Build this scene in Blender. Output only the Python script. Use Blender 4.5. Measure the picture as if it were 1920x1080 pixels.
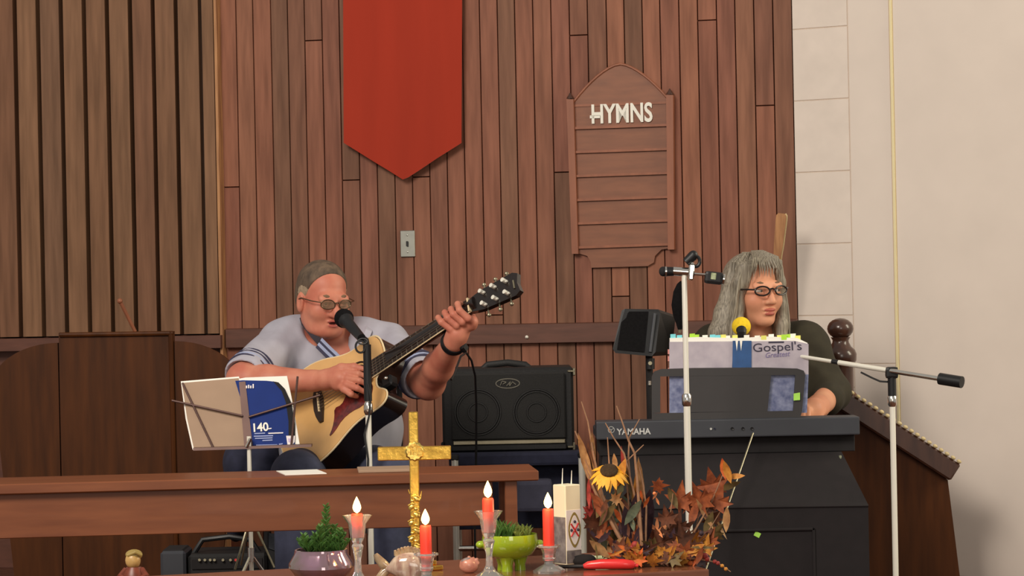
import bpy, bmesh, math, random
import numpy as np
from mathutils import Vector, Matrix

# ------------------------------------------------------------------ camera, world, lights, exposure
for o in list(bpy.data.objects): bpy.data.objects.remove(o)
SC = bpy.context.scene
COL = SC.collection
F_PX, CAM_Z, ROLL = 4900.0, 1.45, math.radians(1.15)
CS, SN = math.cos(ROLL), math.sin(ROLL)
cd = bpy.data.cameras.new('camera'); cam = bpy.data.objects.new('camera', cd); COL.objects.link(cam)
cd.sensor_fit = 'HORIZONTAL'; cd.sensor_width = 36.0; cd.lens = 36.0 * F_PX / 1920.0
cd.clip_start = 0.1; cd.clip_end = 100
cam.matrix_world = Matrix(((CS, SN, 0, 0), (0, 0, -1, 0), (-SN, CS, 0, CAM_Z), (0, 0, 0, 1)))
SC.camera = cam

w = bpy.data.worlds.new('room_light'); SC.world = w; w.use_nodes = True
w.node_tree.nodes['Background'].inputs[0].default_value = (1.0, 0.94, 0.87, 1)
w.node_tree.nodes['Background'].inputs[1].default_value = 0.37

def area(name, loc, target, size, power, col):
    l = bpy.data.lights.new(name, 'AREA'); l.shape = 'RECTANGLE'; l.size, l.size_y = size
    l.energy = power; l.color = col
    o = bpy.data.objects.new(name, l); COL.objects.link(o); o.location = loc
    d = Vector(target) - Vector(loc); o.rotation_euler = d.to_track_quat('-Z', 'Y').to_euler()
    return o
area('nave_ceiling_lamps', (-2.4, 2.4, 4.6), (0.6, 8.6, 1.6), (2.4, 2.0), 330, (1.0, 0.91, 0.80))
area('added_rear_fill', (0.9, -3.5, 2.6), (0.0, 8.0, 1.4), (2.6, 3.0), 110, (1.0, 0.94, 0.84))  # unseen fill added behind the camera for frontal light and brass reflections
area('side_window_daylight', (4.2, 7.2, 2.9), (0.3, 8.0, 1.3), (1.6, 2.2), 120, (1.0, 0.93, 0.72))
SC.view_settings.view_transform = 'Standard'; SC.view_settings.look = 'None'
SC.view_settings.gamma = 1.0; SC.view_settings.use_curve_mapping = False
SC.view_settings.exposure = -0.06

# ------------------------------------------------------------------ where things stand
def ray(px, py):
    u, v = (px - 960) / F_PX, (540 - py) / F_PX
    return Vector((u * CS + v * SN, 1.0, -u * SN + v * CS))
CAMP = Vector((0, 0, CAM_Z))
def P(px, py, Y):
    return CAMP + ray(px, py) * Y
def hit(px, py, p0, n):
    r = ray(px, py); return CAMP + r * ((p0 - CAMP).dot(n) / r.dot(n))
def onz(px, py, z):
    return hit(px, py, Vector((0, 0, z)), Vector((0, 0, 1)))
def V(*a): return Vector(a)
STAGE, STEP, TABLE_Z = 0.46, 0.20, 0.81

# ------------------------------------------------------------------ materials
def lin(c):
    return tuple(((x / 255) / 12.92 if x / 255 <= 0.04045 else ((x / 255 + 0.055) / 1.055) ** 2.4) for x in c)
MATS = {}
def mat(name, col, rough=0.5, metal=0.0, var=0.12, scale=18.0, stretch=(1, 1, 1), bump=0.0, rand=None,
        trans=0.0, emit=0.0, emitcol=None, col2=None, coat=0.0, spec=0.5, sheen=0.0, ior=1.45, alpha=1.0):
    m = bpy.data.materials.new(name); m.use_nodes = True
    nt = m.node_tree; N = nt.nodes; L = nt.links; b = N['Principled BSDF']
    geo = N.new('ShaderNodeNewGeometry'); mp = N.new('ShaderNodeMapping'); mp.inputs['Scale'].default_value = stretch
    L.new(geo.outputs['Position'], mp.inputs['Vector'])
    no = N.new('ShaderNodeTexNoise'); no.inputs['Scale'].default_value = scale; no.inputs['Detail'].default_value = 5
    L.new(mp.outputs[0], no.inputs['Vector'])
    c = lin(col); c2 = lin(col2) if col2 else tuple(x * (1 - var) for x in c)
    c1 = c if col2 else tuple(min(1, x * (1 + var)) for x in c)
    mx = N.new('ShaderNodeMix'); mx.data_type = 'RGBA'
    mr = N.new('ShaderNodeMapRange'); mr.inputs[1].default_value = 0.3; mr.inputs[2].default_value = 0.7
    L.new(no.outputs['Fac'], mr.inputs[0]); L.new(mr.outputs[0], mx.inputs[0])
    mx.inputs[6].default_value = (*c1, 1); mx.inputs[7].default_value = (*c2, 1)
    out = mx.outputs[2]
    if rand:                                           # each piece its own tone
        oi = N.new('ShaderNodeObjectInfo'); cr = N.new('ShaderNodeValToRGB'); cr.color_ramp.interpolation = 'LINEAR'
        els = cr.color_ramp.elements
        while len(els) < len(rand): els.new(0.5)
        for i, r in enumerate(rand):
            els[i].position = i / (len(rand) - 1); els[i].color = (*lin(r), 1)
        L.new(oi.outputs['Random'], cr.inputs[0])
        m2 = N.new('ShaderNodeMix'); m2.data_type = 'RGBA'; m2.blend_type = 'MULTIPLY'; m2.inputs[0].default_value = 1
        L.new(out, m2.inputs[6]); L.new(cr.outputs[0], m2.inputs[7]); out = m2.outputs[2]
    L.new(out, b.inputs['Base Color'])
    b.inputs['Roughness'].default_value = rough; b.inputs['Metallic'].default_value = metal
    b.inputs['Transmission Weight'].default_value = trans; b.inputs['Coat Weight'].default_value = coat
    b.inputs['Specular IOR Level'].default_value = spec; b.inputs['Sheen Weight'].default_value = sheen
    b.inputs['IOR'].default_value = ior; b.inputs['Alpha'].default_value = alpha
    if emit:
        b.inputs['Emission Color'].default_value = (*lin(emitcol or col), 1); b.inputs['Emission Strength'].default_value = emit
    if bump:
        bp = N.new('ShaderNodeBump'); bp.inputs['Strength'].default_value = bump; bp.inputs['Distance'].default_value = 0.004
        L.new(no.outputs['Fac'], bp.inputs['Height']); L.new(bp.outputs[0], b.inputs['Normal'])
    MATS[name] = m
    return m
# ------------------------------------------------------------------ things and shapes
ORG = {}
def props(o, label=None, cat=None, group=None, kind=None):
    if label: o['label'] = label
    if cat: o['category'] = cat
    if group: o['group'] = group
    if kind: o['kind'] = kind
    return o
def thing(name, label, cat, loc, group=None, kind=None):
    o = bpy.data.objects.new(name, None); COL.objects.link(o); o.location = loc; o.empty_display_size = 0.05
    ORG[o.name] = Vector(loc)
    return props(o, label, cat, group, kind)
def rotation(x, up):                                   # frame with given x and (about) z
    x = x.normalized(); y = up.cross(x).normalized(); z = x.cross(y)
    return Matrix((x, y, z)).transposed()
class MB:
    def __init__(s): s.bm = bmesh.new()
    def face(s, pts):
        return s.bm.faces.new([s.bm.verts.new(p) for p in pts])
    def hexa(s, p):                                    # 4 back + 4 front corners, same order
        v = [s.bm.verts.new(q) for q in p]
        for f in ((0, 1, 2, 3), (4, 5, 6, 7), (0, 1, 5, 4), (1, 2, 6, 5), (2, 3, 7, 6), (3, 0, 4, 7)):
            s.bm.faces.new([v[i] for i in f])
        return s
    def box(s, c, size, R=None, bev=0.0, seg=1):
        t = bmesh.new(); bmesh.ops.create_cube(t, size=1.0)
        for v in t.verts: v.co = Vector((v.co.x * size[0], v.co.y * size[1], v.co.z * size[2]))
        if bev: bmesh.ops.bevel(t, geom=t.edges[:], offset=bev, segments=seg, affect='EDGES', profile=0.6)
        for v in t.verts: v.co = (R @ v.co if R else v.co) + Vector(c)
        return s.absorb(t)
    def absorb(s, t):
        mp = {v: s.bm.verts.new(v.co) for v in t.verts}
        for f in t.faces:
            try: s.bm.faces.new([mp[v] for v in f.verts])
            except ValueError: pass
        t.free(); return s
    def tube(s, pts, r, n=10, cap=True, flat=1.0):
        pts = [Vector(p) for p in pts]; r = r if isinstance(r, (list, tuple)) else [r] * len(pts)
        rings = []; prev = None
        for i, p in enumerate(pts):
            d = (pts[min(i + 1, len(pts) - 1)] - pts[max(i - 1, 0)]).normalized()
            a = prev if prev is not None else (Vector((0, 0, 1)) if abs(d.z) < 0.9 else Vector((1, 0, 0)))
            a = (a - d * a.dot(d)).normalized(); b = d.cross(a); prev = a
            rings.append([s.bm.verts.new(p + (a * math.cos(t) + b * math.sin(t) * flat) * r[i]) for t in [2 * math.pi * k / n for k in range(n)]])
        for A, B in zip(rings, rings[1:]):
            for k in range(n): s.bm.faces.new((A[k], A[(k + 1) % n], B[(k + 1) % n], B[k]))
        if cap: s.bm.faces.new(rings[0]); s.bm.faces.new(rings[-1][::-1])
        return s
    def lathe(s, prof, o, n=28, R=None, wob=None):     # prof (r, z)
        o = Vector(o); rings = []
        for i, (r, z) in enumerate(prof):
            ring = []
            for k in range(n):
                t = 2 * math.pi * k / n; q = max(r, 1e-5) * (wob(t, i) if wob else 1)
                p = Vector((q * math.cos(t), q * math.sin(t), z)); ring.append(s.bm.verts.new((R @ p if R else p) + o))
            rings.append(ring)
        for A, B in zip(rings, rings[1:]):
            for k in range(n): s.bm.faces.new((A[k], A[(k + 1) % n], B[(k + 1) % n], B[k]))
        s.bm.faces.new(rings[0][::-1]); s.bm.faces.new(rings[-1])
        return s
    def ball(s, c, r, R=None, n=16, m=10):
        r = r if isinstance(r, (list, tuple)) else (r, r, r); t = bmesh.new()
        bmesh.ops.create_uvsphere(t, u_segments=n, v_segments=m, radius=1)
        for v in t.verts:
            q = Vector((v.co.x * r[0], v.co.y * r[1], v.co.z * r[2])); v.co = (R @ q if R else q) + Vector(c)
        return s.absorb(t)
    def prism(s, pts, off):                            # outline and the vector it is pushed along
        off = Vector(off); A = [s.bm.verts.new(p) for p in pts]; B = [s.bm.verts.new(Vector(p) + off) for p in pts]; n = len(pts)
        s.bm.faces.new(A); s.bm.faces.new(B[::-1])
        for k in range(n): s.bm.faces.new((A[k], A[(k + 1) % n], B[(k + 1) % n], B[k]))
        return s
    def ring(s, c, ax, ay, rx, ry, r, n=32, m=8, a0=0, a1=2 * math.pi):
        full = abs(a1 - a0 - 2 * math.pi) < 1e-4
        pts = [Vector(c) + ax * math.cos(a0 + (a1 - a0) * k / n) * rx + ay * math.sin(a0 + (a1 - a0) * k / n) * ry for k in range(n + 1)]
        return s.tube(pts, r, m)
    def build(s, name, m, parent=None, smooth=True, label=None, cat=None, group=None, kind=None, ang=40, tri=False):
        bmesh.ops.recalc_face_normals(s.bm, faces=s.bm.faces[:])
        me = bpy.data.meshes.new(name)
        vs = [v.co for v in s.bm.verts]
        if parent is not None: o0 = ORG[parent.name]
        else:
            lo = Vector([min(v[i] for v in vs) for i in range(3)]); hi = Vector([max(v[i] for v in vs) for i in range(3)])
            o0 = Vector(((lo.x + hi.x) / 2, (lo.y + hi.y) / 2, lo.z))
        for v in s.bm.verts: v.co -= o0
        s.bm.to_mesh(me); s.bm.free()
        return place(name, me, m, parent, o0, smooth, ang, label, cat, group, kind)
def place(name, me, m, parent, o0, smooth=True, ang=40, label=None, cat=None, group=None, kind=None):
    for x in (m if isinstance(m, (list, tuple)) else [m]): me.materials.append(x)
    if smooth:
        me.shade_smooth()
        if ang < 180: me.set_sharp_from_angle(angle=math.radians(ang))
    o = bpy.data.objects.new(name, me); COL.objects.link(o)
    if parent is not None: o.parent = parent; ORG[o.name] = o0
    else: o.location = o0; ORG[o.name] = Vector(o0)
    return props(o, label, cat, group, kind)
def text(name, s, size, o, right, up, m, parent, depth=0.001, bold=0.0, shear=0.0, width=None, align='LEFT'):
    c = bpy.data.curves.new('t', 'FONT'); c.body = s; c.size = size; c.extrude = depth; c.offset = bold; c.shear = shear; c.align_x = align
    c.resolution_u = 4
    ob = bpy.data.objects.new('t', c); me = bpy.data.meshes.new_from_object(ob)
    bpy.data.objects.remove(ob); bpy.data.curves.remove(c)
    right = right.normalized(); n = right.cross(up).normalized(); up2 = n.cross(right)
    xs = [v.co.x for v in me.vertices]; k = 1.0
    if width and xs: k = width / (max(xs) - min(xs))
    o = Vector(o)
    for v in me.vertices: v.co = o + right * (v.co.x * k) + up2 * v.co.y + n * v.co.z - ORG[parent.name]
    return place(name, me, m, parent, ORG[parent.name], smooth=False)

# ------------------------------------------------------------------ soft sculpting (smooth union of volumes, surface nets)
class Sculpt:
    def __init__(s): s.ops = []; s.planes = []
    def ell(s, c, r, R=None, k=0.012, mode='add'):
        s.ops.append(('e', np.array(c, float), np.array(r, float), np.array(R, float) if R is not None else np.eye(3), k, mode)); return s
    def cap(s, a, b, ra, rb, k=0.012, mode='add'):
        s.ops.append(('c', np.array(a, float), np.array(b, float), ra, rb, k, mode)); return s
    def chain(s, pts, rs, k=0.006):
        for i in range(len(pts) - 1): s.cap(pts[i], pts[i + 1], rs[i], rs[i + 1], k)
        return s
    def cut(s, p, n):                                  # keep the side the normal points away from
        s.planes.append((np.array(p, float), np.array(n, float) / np.linalg.norm(n))); return s
    def mesh(s, h, name, zones=(), wave=None):
        lo = np.full(3, 1e9); hi = -lo
        for o in s.ops:
            if o[-1] != 'add': continue
            if o[0] == 'e': r = np.full(3, max(o[2])); lo = np.minimum(lo, o[1] - r); hi = np.maximum(hi, o[1] + r)
            else:
                for p, r in ((o[1], o[3]), (o[2], o[4])): lo = np.minimum(lo, p - r); hi = np.maximum(hi, p + r)
        lo -= 4 * h; hi += 4 * h
        n = np.ceil((hi - lo) / h).astype(int) + 1
        ax = [(lo[i] + h * np.arange(n[i])).astype(np.float32) for i in range(3)]
        f = np.full(n, 1.0, np.float32)
        for o in s.ops:
            k, mode = o[-2], o[-1]; mar = k + 3 * h
            if o[0] == 'e': r = max(o[2]); l, u = o[1] - r - mar, o[1] + r + mar
            else: l = np.minimum(o[1] - o[3], o[2] - o[4]) - mar; u = np.maximum(o[1] + o[3], o[2] + o[4]) + mar
            i0 = np.clip(np.floor((l - lo) / h).astype(int), 0, n); i1 = np.clip(np.ceil((u - lo) / h).astype(int) + 1, 0, n)
            if np.any(i1 <= i0): continue
            X = ax[0][i0[0]:i1[0], None, None]; Y = ax[1][None, i0[1]:i1[1], None]; Z = ax[2][None, None, i0[2]:i1[2]]
            if o[0] == 'e':
                d = (X - o[1][0], Y - o[1][1], Z - o[1][2]); q0 = 0; q1 = 0
                for j in range(3):
                    c = (d[0] * o[3][0, j] + d[1] * o[3][1, j] + d[2] * o[3][2, j]) / o[2][j]
                    q0 = q0 + c * c; q1 = q1 + (c / o[2][j]) ** 2
                q0 = np.sqrt(q0); dd = q0 * (q0 - 1) / np.maximum(np.sqrt(q1), 1e-6)
            else:
                ba = o[2] - o[1]; L2 = max(float(ba @ ba), 1e-9)
                t = np.clip(((X - o[1][0]) * ba[0] + (Y - o[1][1]) * ba[1] + (Z - o[1][2]) * ba[2]) / L2, 0, 1)
                dd = np.sqrt((X - o[1][0] - t * ba[0]) ** 2 + (Y - o[1][1] - t * ba[1]) ** 2 + (Z - o[1][2] - t * ba[2]) ** 2) - (o[3] + (o[4] - o[3]) * t)
            sl = tuple(slice(i0[j], i1[j]) for j in range(3)); g = f[sl]
            if mode == 'add':
                hh = np.maximum(k - np.abs(g - dd), 0) / k; f[sl] = np.minimum(g, dd) - hh * hh * k * 0.25
            else:
                dd = -dd; hh = np.maximum(k - np.abs(g - dd), 0) / k; f[sl] = np.maximum(g, dd) + hh * hh * k * 0.25
        for p, nn in s.planes:
            d = (ax[0][:, None, None] - p[0]) * nn[0] + (ax[1][None, :, None] - p[1]) * nn[1] + (ax[2][None, None, :] - p[2]) * nn[2]
            f = np.maximum(f, d)
        ins = f < 0
        c = [ins[a:n[0] - 1 + a, b:n[1] - 1 + b, d:n[2] - 1 + d] for a in (0, 1) for b in (0, 1) for d in (0, 1)]
        cnt = sum(x.astype(np.int8) for x in c); act = np.argwhere((cnt > 0) & (cnt < 8))
        idx = np.full((n[0] - 1, n[1] - 1, n[2] - 1), -1, np.int32); idx[act[:, 0], act[:, 1], act[:, 2]] = np.arange(len(act))
        cor = [(a, b, d) for a in (0, 1) for b in (0, 1) for d in (0, 1)]
        val = np.stack([f[act[:, 0] + a, act[:, 1] + b, act[:, 2] + d] for a, b, d in cor], 1)
        acc = np.zeros((len(act), 3)); num = np.zeros(len(act))
        for i in range(8):
            for j in range(i + 1, 8):
                ci, cj = np.array(cor[i]), np.array(cor[j])
                if abs(ci - cj).sum() != 1: continue
                vi, vj = val[:, i], val[:, j]; cr = (vi < 0) != (vj < 0)
                t = np.where(cr, vi / np.where(cr, vi - vj, 1), 0)
                acc += np.where(cr[:, None], ci + (cj - ci) * t[:, None], 0); num += cr
        vs = lo + h * (act + acc / num[:, None])
        faces = []
        for a in range(3):
            b, d = (a + 1) % 3, (a + 2) % 3
            s0 = [slice(None)] * 3; s1 = [slice(None)] * 3; s0[a] = slice(0, n[a] - 1); s1[a] = slice(1, n[a])
            A, B = ins[tuple(s0)], ins[tuple(s1)]
            e = np.argwhere(A != B); e = e[(e[:, b] > 0) & (e[:, d] > 0) & (e[:, b] < n[b] - 1) & (e[:, d] < n[d] - 1)]
            fl = A[e[:, 0], e[:, 1], e[:, 2]]
            def cell(db, dd_):
                q = e.copy(); q[:, b] += db; q[:, d] += dd_; return idx[q[:, 0], q[:, 1], q[:, 2]]
            Q = np.stack([cell(-1, -1), cell(0, -1), cell(0, 0), cell(-1, 0)], 1)
            Q[~fl] = Q[~fl][:, ::-1]; faces.append(Q)
        faces = np.concatenate(faces); faces = faces[(faces >= 0).all(1)]
        if wave is not None: vs = wave(vs)
        return vs, faces
    def build(s, name, m, parent, h=0.004, zones=(), wave=None, label=None, relax=1):
        vs, fs = s.mesh(h, name, wave=wave)
        for _ in range(relax):                         # light smoothing
            acc = np.zeros_like(vs); num = np.zeros(len(vs))
            for a in range(4):
                i, j = fs[:, a], fs[:, (a + 1) % 4]
                np.add.at(acc, i, vs[j]); np.add.at(num, i, 1); np.add.at(acc, j, vs[i]); np.add.at(num, j, 1)
            vs = 0.5 * vs + 0.5 * acc / np.maximum(num, 1)[:, None]
        o0 = np.array(ORG[parent.name]); me = bpy.data.meshes.new(name)
        me.vertices.add(len(vs)); me.vertices.foreach_set('co', (vs - o0).ravel().astype(np.float32))
        me.loops.add(fs.size); me.loops.foreach_set('vertex_index', fs.ravel().astype(np.int32))
        me.polygons.add(len(fs)); me.polygons.foreach_set('loop_start', np.arange(0, fs.size, 4, dtype=np.int32))
        try: me.polygons.foreach_set('loop_total', np.full(len(fs), 4, np.int32))
        except Exception: pass
        if zones:
            cen = vs[fs].mean(1); mi = np.zeros(len(fs), np.int32)
            for c, r, R, k in zones:
                q = ((cen - np.array(c)) @ (np.array(R) if R is not None else np.eye(3))) / np.array(r)
                mi[(q * q).sum(1) < 1] = k
            me.polygons.foreach_set('material_index', mi)
        me.update(calc_edges=True); me.validate()
        return place(name, me, m, parent, ORG[parent.name], ang=180, label=label)

def ribbon(mb, pts, side, wid, nrm, th):               # flat band along pts
    pts = [Vector(p) for p in pts]
    for i in range(len(pts) - 1):
        a, b = pts[i], pts[i + 1]
        mb.hexa([a - side * wid, b - side * wid, b + side * wid, a + side * wid] + [q + nrm * th for q in (a - side * wid, b - side * wid, b + side * wid, a + side * wid)])
    return mb
# ------------------------------------------------------------------ material set
PLANKS = [(128, 92, 72), (150, 98, 80), (136, 94, 74), (156, 104, 82), (142, 92, 74), (160, 108, 84), (132, 96, 76)]
m_plank = mat('cedar_planks', (255, 250, 246), 0.6, var=0.2, scale=5, stretch=(9, 9, 0.8), bump=0.10, rand=PLANKS, col2=(205, 196, 190), spec=0.3)
m_slat = mat('brown_slats', (255, 252, 246), 0.62, scale=5, stretch=(9, 9, 0.7), bump=0.10, rand=[(126, 94, 74), (138, 102, 76), (130, 92, 70), (142, 106, 80)], col2=(205, 200, 192), spec=0.3)
m_edge = mat('pale_raw_edge', (190, 138, 92), 0.65, scale=9, stretch=(6, 6, 0.6), bump=0.15, col2=(140, 94, 62))
m_dark = mat('dark_void', (14, 11, 9), 0.95, spec=0.1)
m_rail = mat('dark_rail_wood', (106, 66, 52), 0.5, scale=6, stretch=(0.7, 6, 9), bump=0.06, col2=(88, 54, 42))
m_block = mat('painted_block', (228, 215, 203), 0.7, var=0.04, scale=14, bump=0.12, spec=0.3)
m_mortar = mat('painted_joint', (206, 190, 174), 0.8, var=0.04)
m_plaster = mat('painted_plaster', (228, 215, 203), 0.72, var=0.03, scale=6, bump=0.06, spec=0.3)
m_cream = mat('cream_corner_bead', (236, 222, 176), 0.6, var=0.03)
m_floor = mat('brown_carpet', (92, 60, 48), 0.95, var=0.2, scale=60, bump=0.3, spec=0.1)
m_red = mat('red_felt', (164, 54, 36), 0.9, var=0.06, scale=3, stretch=(4, 1, 0.5), sheen=0.2, spec=0.15)
m_board = mat('hymn_board_wood', (140, 88, 62), 0.5, scale=6, stretch=(1.2, 4, 8), bump=0.05, col2=(122, 76, 54))
m_board2 = mat('hymn_board_frame', (154, 94, 66), 0.5, scale=6, stretch=(6, 6, 1), bump=0.05, col2=(134, 80, 56))
m_white = mat('white_paint', (238, 234, 222), 0.5, var=0.03)
m_plate = mat('brushed_steel_plate', (150, 150, 142), 0.42, 0.75, var=0.08, scale=30)
m_black = mat('black_plastic', (24, 24, 26), 0.45, var=0.1)
m_blackm = mat('black_matte', (30, 27, 28), 0.85, var=0.15, scale=40, bump=0.05)
m_chrome = mat('chrome', (225, 222, 214), 0.16, 1.0, var=0.02)
m_pole = mat('chrome_painted_glare', (244, 240, 226), 0.3, 0.25, var=0.02, coat=0.6)  # chrome; reflected window glare is put into the near-white base colour
m_brown = mat('varnished_oak', (84, 45, 17), 0.5, scale=5, stretch=(7, 7, 0.7), bump=0.04, col2=(62, 32, 11), spec=0.2)
m_table = mat('table_walnut', (132, 76, 45), 0.42, scale=5, stretch=(0.7, 7, 8), bump=0.04, col2=(113, 62, 36), coat=0.05)
m_tabtop = mat('polished_table_top', (134, 84, 62), 0.22, scale=5, stretch=(0.7, 6, 8), bump=0.02, col2=(112, 68, 50), coat=0.4)
m_newel = mat('dark_turned_wood', (78, 50, 38), 0.3, scale=8, stretch=(6, 6, 1), col2=(58, 36, 28), coat=0.5)
m_bead = mat('pale_beading', (206, 186, 140), 0.5, var=0.1)

# ------------------------------------------------------------------ the plank wall (turned 12 degrees, nearer on the right)
YAW = math.radians(12)
W0 = V(0, 9.2, 0); WT = V(math.cos(YAW), -math.sin(YAW), 0); WN = V(-math.sin(YAW), -math.cos(YAW), 0)
def Wp(px, py, off=0.0): return hit(px, py, W0 + WN * off, WN)
def Ws(px, py, off=0.0): return (Wp(px, py, off) - W0).dot(WT)
def Wz(px, py, off=0.0): return Wp(px, py, off).z
def wpt(s, d, z): return V(W0.x, W0.y, 0) + WT * s + WN * d + V(0, 0, z)
def wplate(mb, s0, s1, z0, z1, d0, d1, e=0.0):
    mb.hexa([wpt(s0, d0, z0), wpt(s1, d0, z0), wpt(s1, d0, z1), wpt(s0, d0, z1),
             wpt(s0 + e, d1, z0 + e), wpt(s1 - e, d1, z0 + e), wpt(s1 - e, d1, z1 - e), wpt(s0 + e, d1, z1 - e)]); return mb
ZT, ZB = 3.6, STAGE
s_corner = Ws(1484, 0); s_left = Ws(411, 0)
wall = thing('wall_back', 'brown vertical plank wall of the chancel', None, wpt(0, 0, STAGE), kind='structure')
m = MB(); wplate(m, s_left - 0.02, s_corner, ZB, ZT, -0.05, -0.012); m.build('backing', m_dark, wall, smooth=False)
XJ = [411, 441.7, 473.3, 506.7, 538.3, 570, 602.7, 635, 667.9, 700.8, 733.6, 766.5, 799.4, 832.3, 865.2, 898.3, 931.7, 964.3, 998.3,
      1032.3, 1066.7, 1100.7, 1136, 1169.3, 1203.3, 1236.7, 1272.3, 1307.3, 1342.7, 1377.3, 1412.7, 1448.3, 1484]
ENDS = {0: [351], 5: [76], 7: [338], 11: [332], 15: [591], 19: [323], 20: [66], 22: [556], 27: [38], 30: [198]}
rnd = random.Random(4)
for i in range(len(XJ) - 1):
    s0, s1 = Ws(XJ[i], 0) + 0.0004, Ws(XJ[i + 1], 0) - 0.0004
    zs = [ZT] + [Wz(XJ[i] + 16, y) for y in ENDS.get(i, [])] + [ZB]
    for a, b in zip(zs, zs[1:]):
        m = MB(); j = rnd.uniform(-0.0008, 0.0008); wplate(m, s0, s1, b + 0.0005, a - 0.0005, -0.012, 0.0 + j, 0.0019); m.build('plank', m_plank, wall, smooth=False)
# slatted organ screen on the left
scr = thing('wall_left', 'brown slatted screen with dark gaps left of the plank wall', None, wpt(s_left - 0.4, 0, STAGE), kind='structure')
m = MB(); wplate(m, s_left - 1.7, s_left + 0.0, ZB, ZT, -0.30, -0.22); m.build('backing', m_dark, scr, smooth=False)
OFF = 0.045
gap = [(371, 376.5), (325.5, 332), (282.5, 289), (239.5, 246.5)]
edges = [(376.5, 407)]
SL = []
g = gap[:]
for k in range(1, 15): g.append((239.5 - 43.2 * k, 246.3 - 43.2 * k))
right = 399
for a, b in g:
    SL.append((b, right)); right = a
zsl = Wz(330, 617, OFF)
for i, (a, b) in enumerate(SL):
    m = MB(); wplate(m, Ws(a, 0, OFF), Ws(b, 0, OFF), zsl - 0.02, ZT, OFF - 0.05, OFF, 0.0015); m.build('slat', m_slat, scr, smooth=False)
m = MB(); wplate(m, Ws(399.5, 0, OFF) , s_left + 0.004, ZB, ZT, -0.02, OFF + 0.001, 0.001); m.build('edge_board', m_edge, scr, smooth=False)
m = MB(); wplate(m, s_left - 1.7, s_left, ZB, zsl - 0.03, -0.02, 0.0, 0.0); m.build('lower_panel', m_rail, scr, smooth=False)
# chair rail
r0 = Wz(960, 607, 0.03); r1 = Wz(960, 645, 0.03)
m = MB(); wplate(m, s_left + 0.006, s_corner, r1, r0, 0.0015, 0.03, 0.003)
rail = m.build('trim_1', m_rail, None, smooth=False, kind='structure', label='dark reddish brown horizontal rail across the plank wall')
m = MB(); wplate(m, s_left - 1.7, s_left + 0.004, r1, zsl - 0.022, 0.0015, OFF + 0.02, 0.003)
m.build('trim_2', m_rail, None, smooth=False, kind='structure', label='dark brown ledge under the slatted screen')
p = Wp(988, 632, 0.03); m = MB(); m.ball(p + WN * 0.003, 0.006); m.ball(p + WN * 0.008, 0.004)
hk = m.build('rail_screw', m_white, rail)
hk.matrix_parent_inverse = Matrix.Identity(4)
# white block wall on the right, turned further
A2 = math.radians(30); B0 = wpt(s_corner, 0, 0); BT = V(math.cos(A2), -math.sin(A2), 0); BN = V(-math.sin(A2), -math.cos(A2), 0)
def Bp(px, py, off=0.0): return hit(px, py, B0 + BN * off, BN)
def Bs(px, py): return (Bp(px, py) - B0).dot(BT)
def bpt(s, d, z): return V(B0.x, B0.y, 0) + BT * s + BN * d + V(0, 0, z)
def bplate(mb, s0, s1, z0, z1, d0, d1, e):
    mb.hexa([bpt(s0, d0, z0), bpt(s1, d0, z0), bpt(s1, d0, z1), bpt(s0, d0, z1),
             bpt(s0 + e, d1, z0 + e), bpt(s1 - e, d1, z0 + e), bpt(s1 - e, d1, z1 - e), bpt(s0 + e, d1, z1 - e)]); return mb
bw = thing('wall_right', 'white painted block wall right of the planks', None, bpt(0.5, 0, STAGE), kind='structure')
m = MB(); bplate(m, 0, 2.4, ZB, ZT, -0.10, -0.0035, 0); m.build('joint_bed', m_mortar, bw, smooth=False)
sj = Bs(1588, 0); hz = Bp(1540, 187).z - Bp(1540, 322).z; z = Bp(1540, 187).z
while z < ZT - hz: z += hz
zz = [z]
while zz[-1] > ZB + 0.02: zz.append(max(ZB, zz[-1] - hz))
for a, b in zip(zz, zz[1:]):
    m = MB(); bplate(m, 0.001, sj - 0.001, b + 0.001, a - 0.001, -0.0035, 0.0, 0.0015); m.build('block', m_block, bw, smooth=False)
sc2 = Bs(1672, 300); zs2 = Bp(1640, 682).z
m = MB(); bplate(m, sj + 0.001, sc2, zs2 + 0.001, ZT, -0.0035, 0.0, 0.0015); m.build('plaster_panel', m_plaster, bw, smooth=False)
m = MB(); bplate(m, sj + 0.001, sc2, ZB, zs2 - 0.001, -0.0035, 0.0, 0.0015); m.build('plaster_panel', m_plaster, bw, smooth=False)
m = MB(); bplate(m, sc2 + 0.001, sc2 + 0.012, ZB, ZT, -0.0035, 0.004, 0.002); m.build('corner_bead', m_cream, bw, smooth=False)
m = MB(); bplate(m, sc2 + 0.013, 2.4, ZB, ZT, -0.0035, 0.0, 0.0015); m.build('plaster_panel', m_plaster, bw, smooth=False)
# floors: nave, step, stage
m = MB(); m.box((0, 4.0, -0.02), (9, 9.0, 0.04)); m.build('floor', m_floor, None, smooth=False, kind='structure', label='brown carpeted nave floor')
m = MB(); m.box((0, 6.8, STEP / 2), (9, 1.2, STEP - 0.002)); m.build('floor_step', m_floor, None, smooth=False, kind='structure', label='low carpeted chancel step')
m = MB(); m.box((0, 8.75, STAGE / 2), (9, 3.3, STAGE - 0.002)); m.build('floor_stage', m_floor, None, smooth=False, kind='structure', label='raised carpeted chancel platform')

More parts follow.
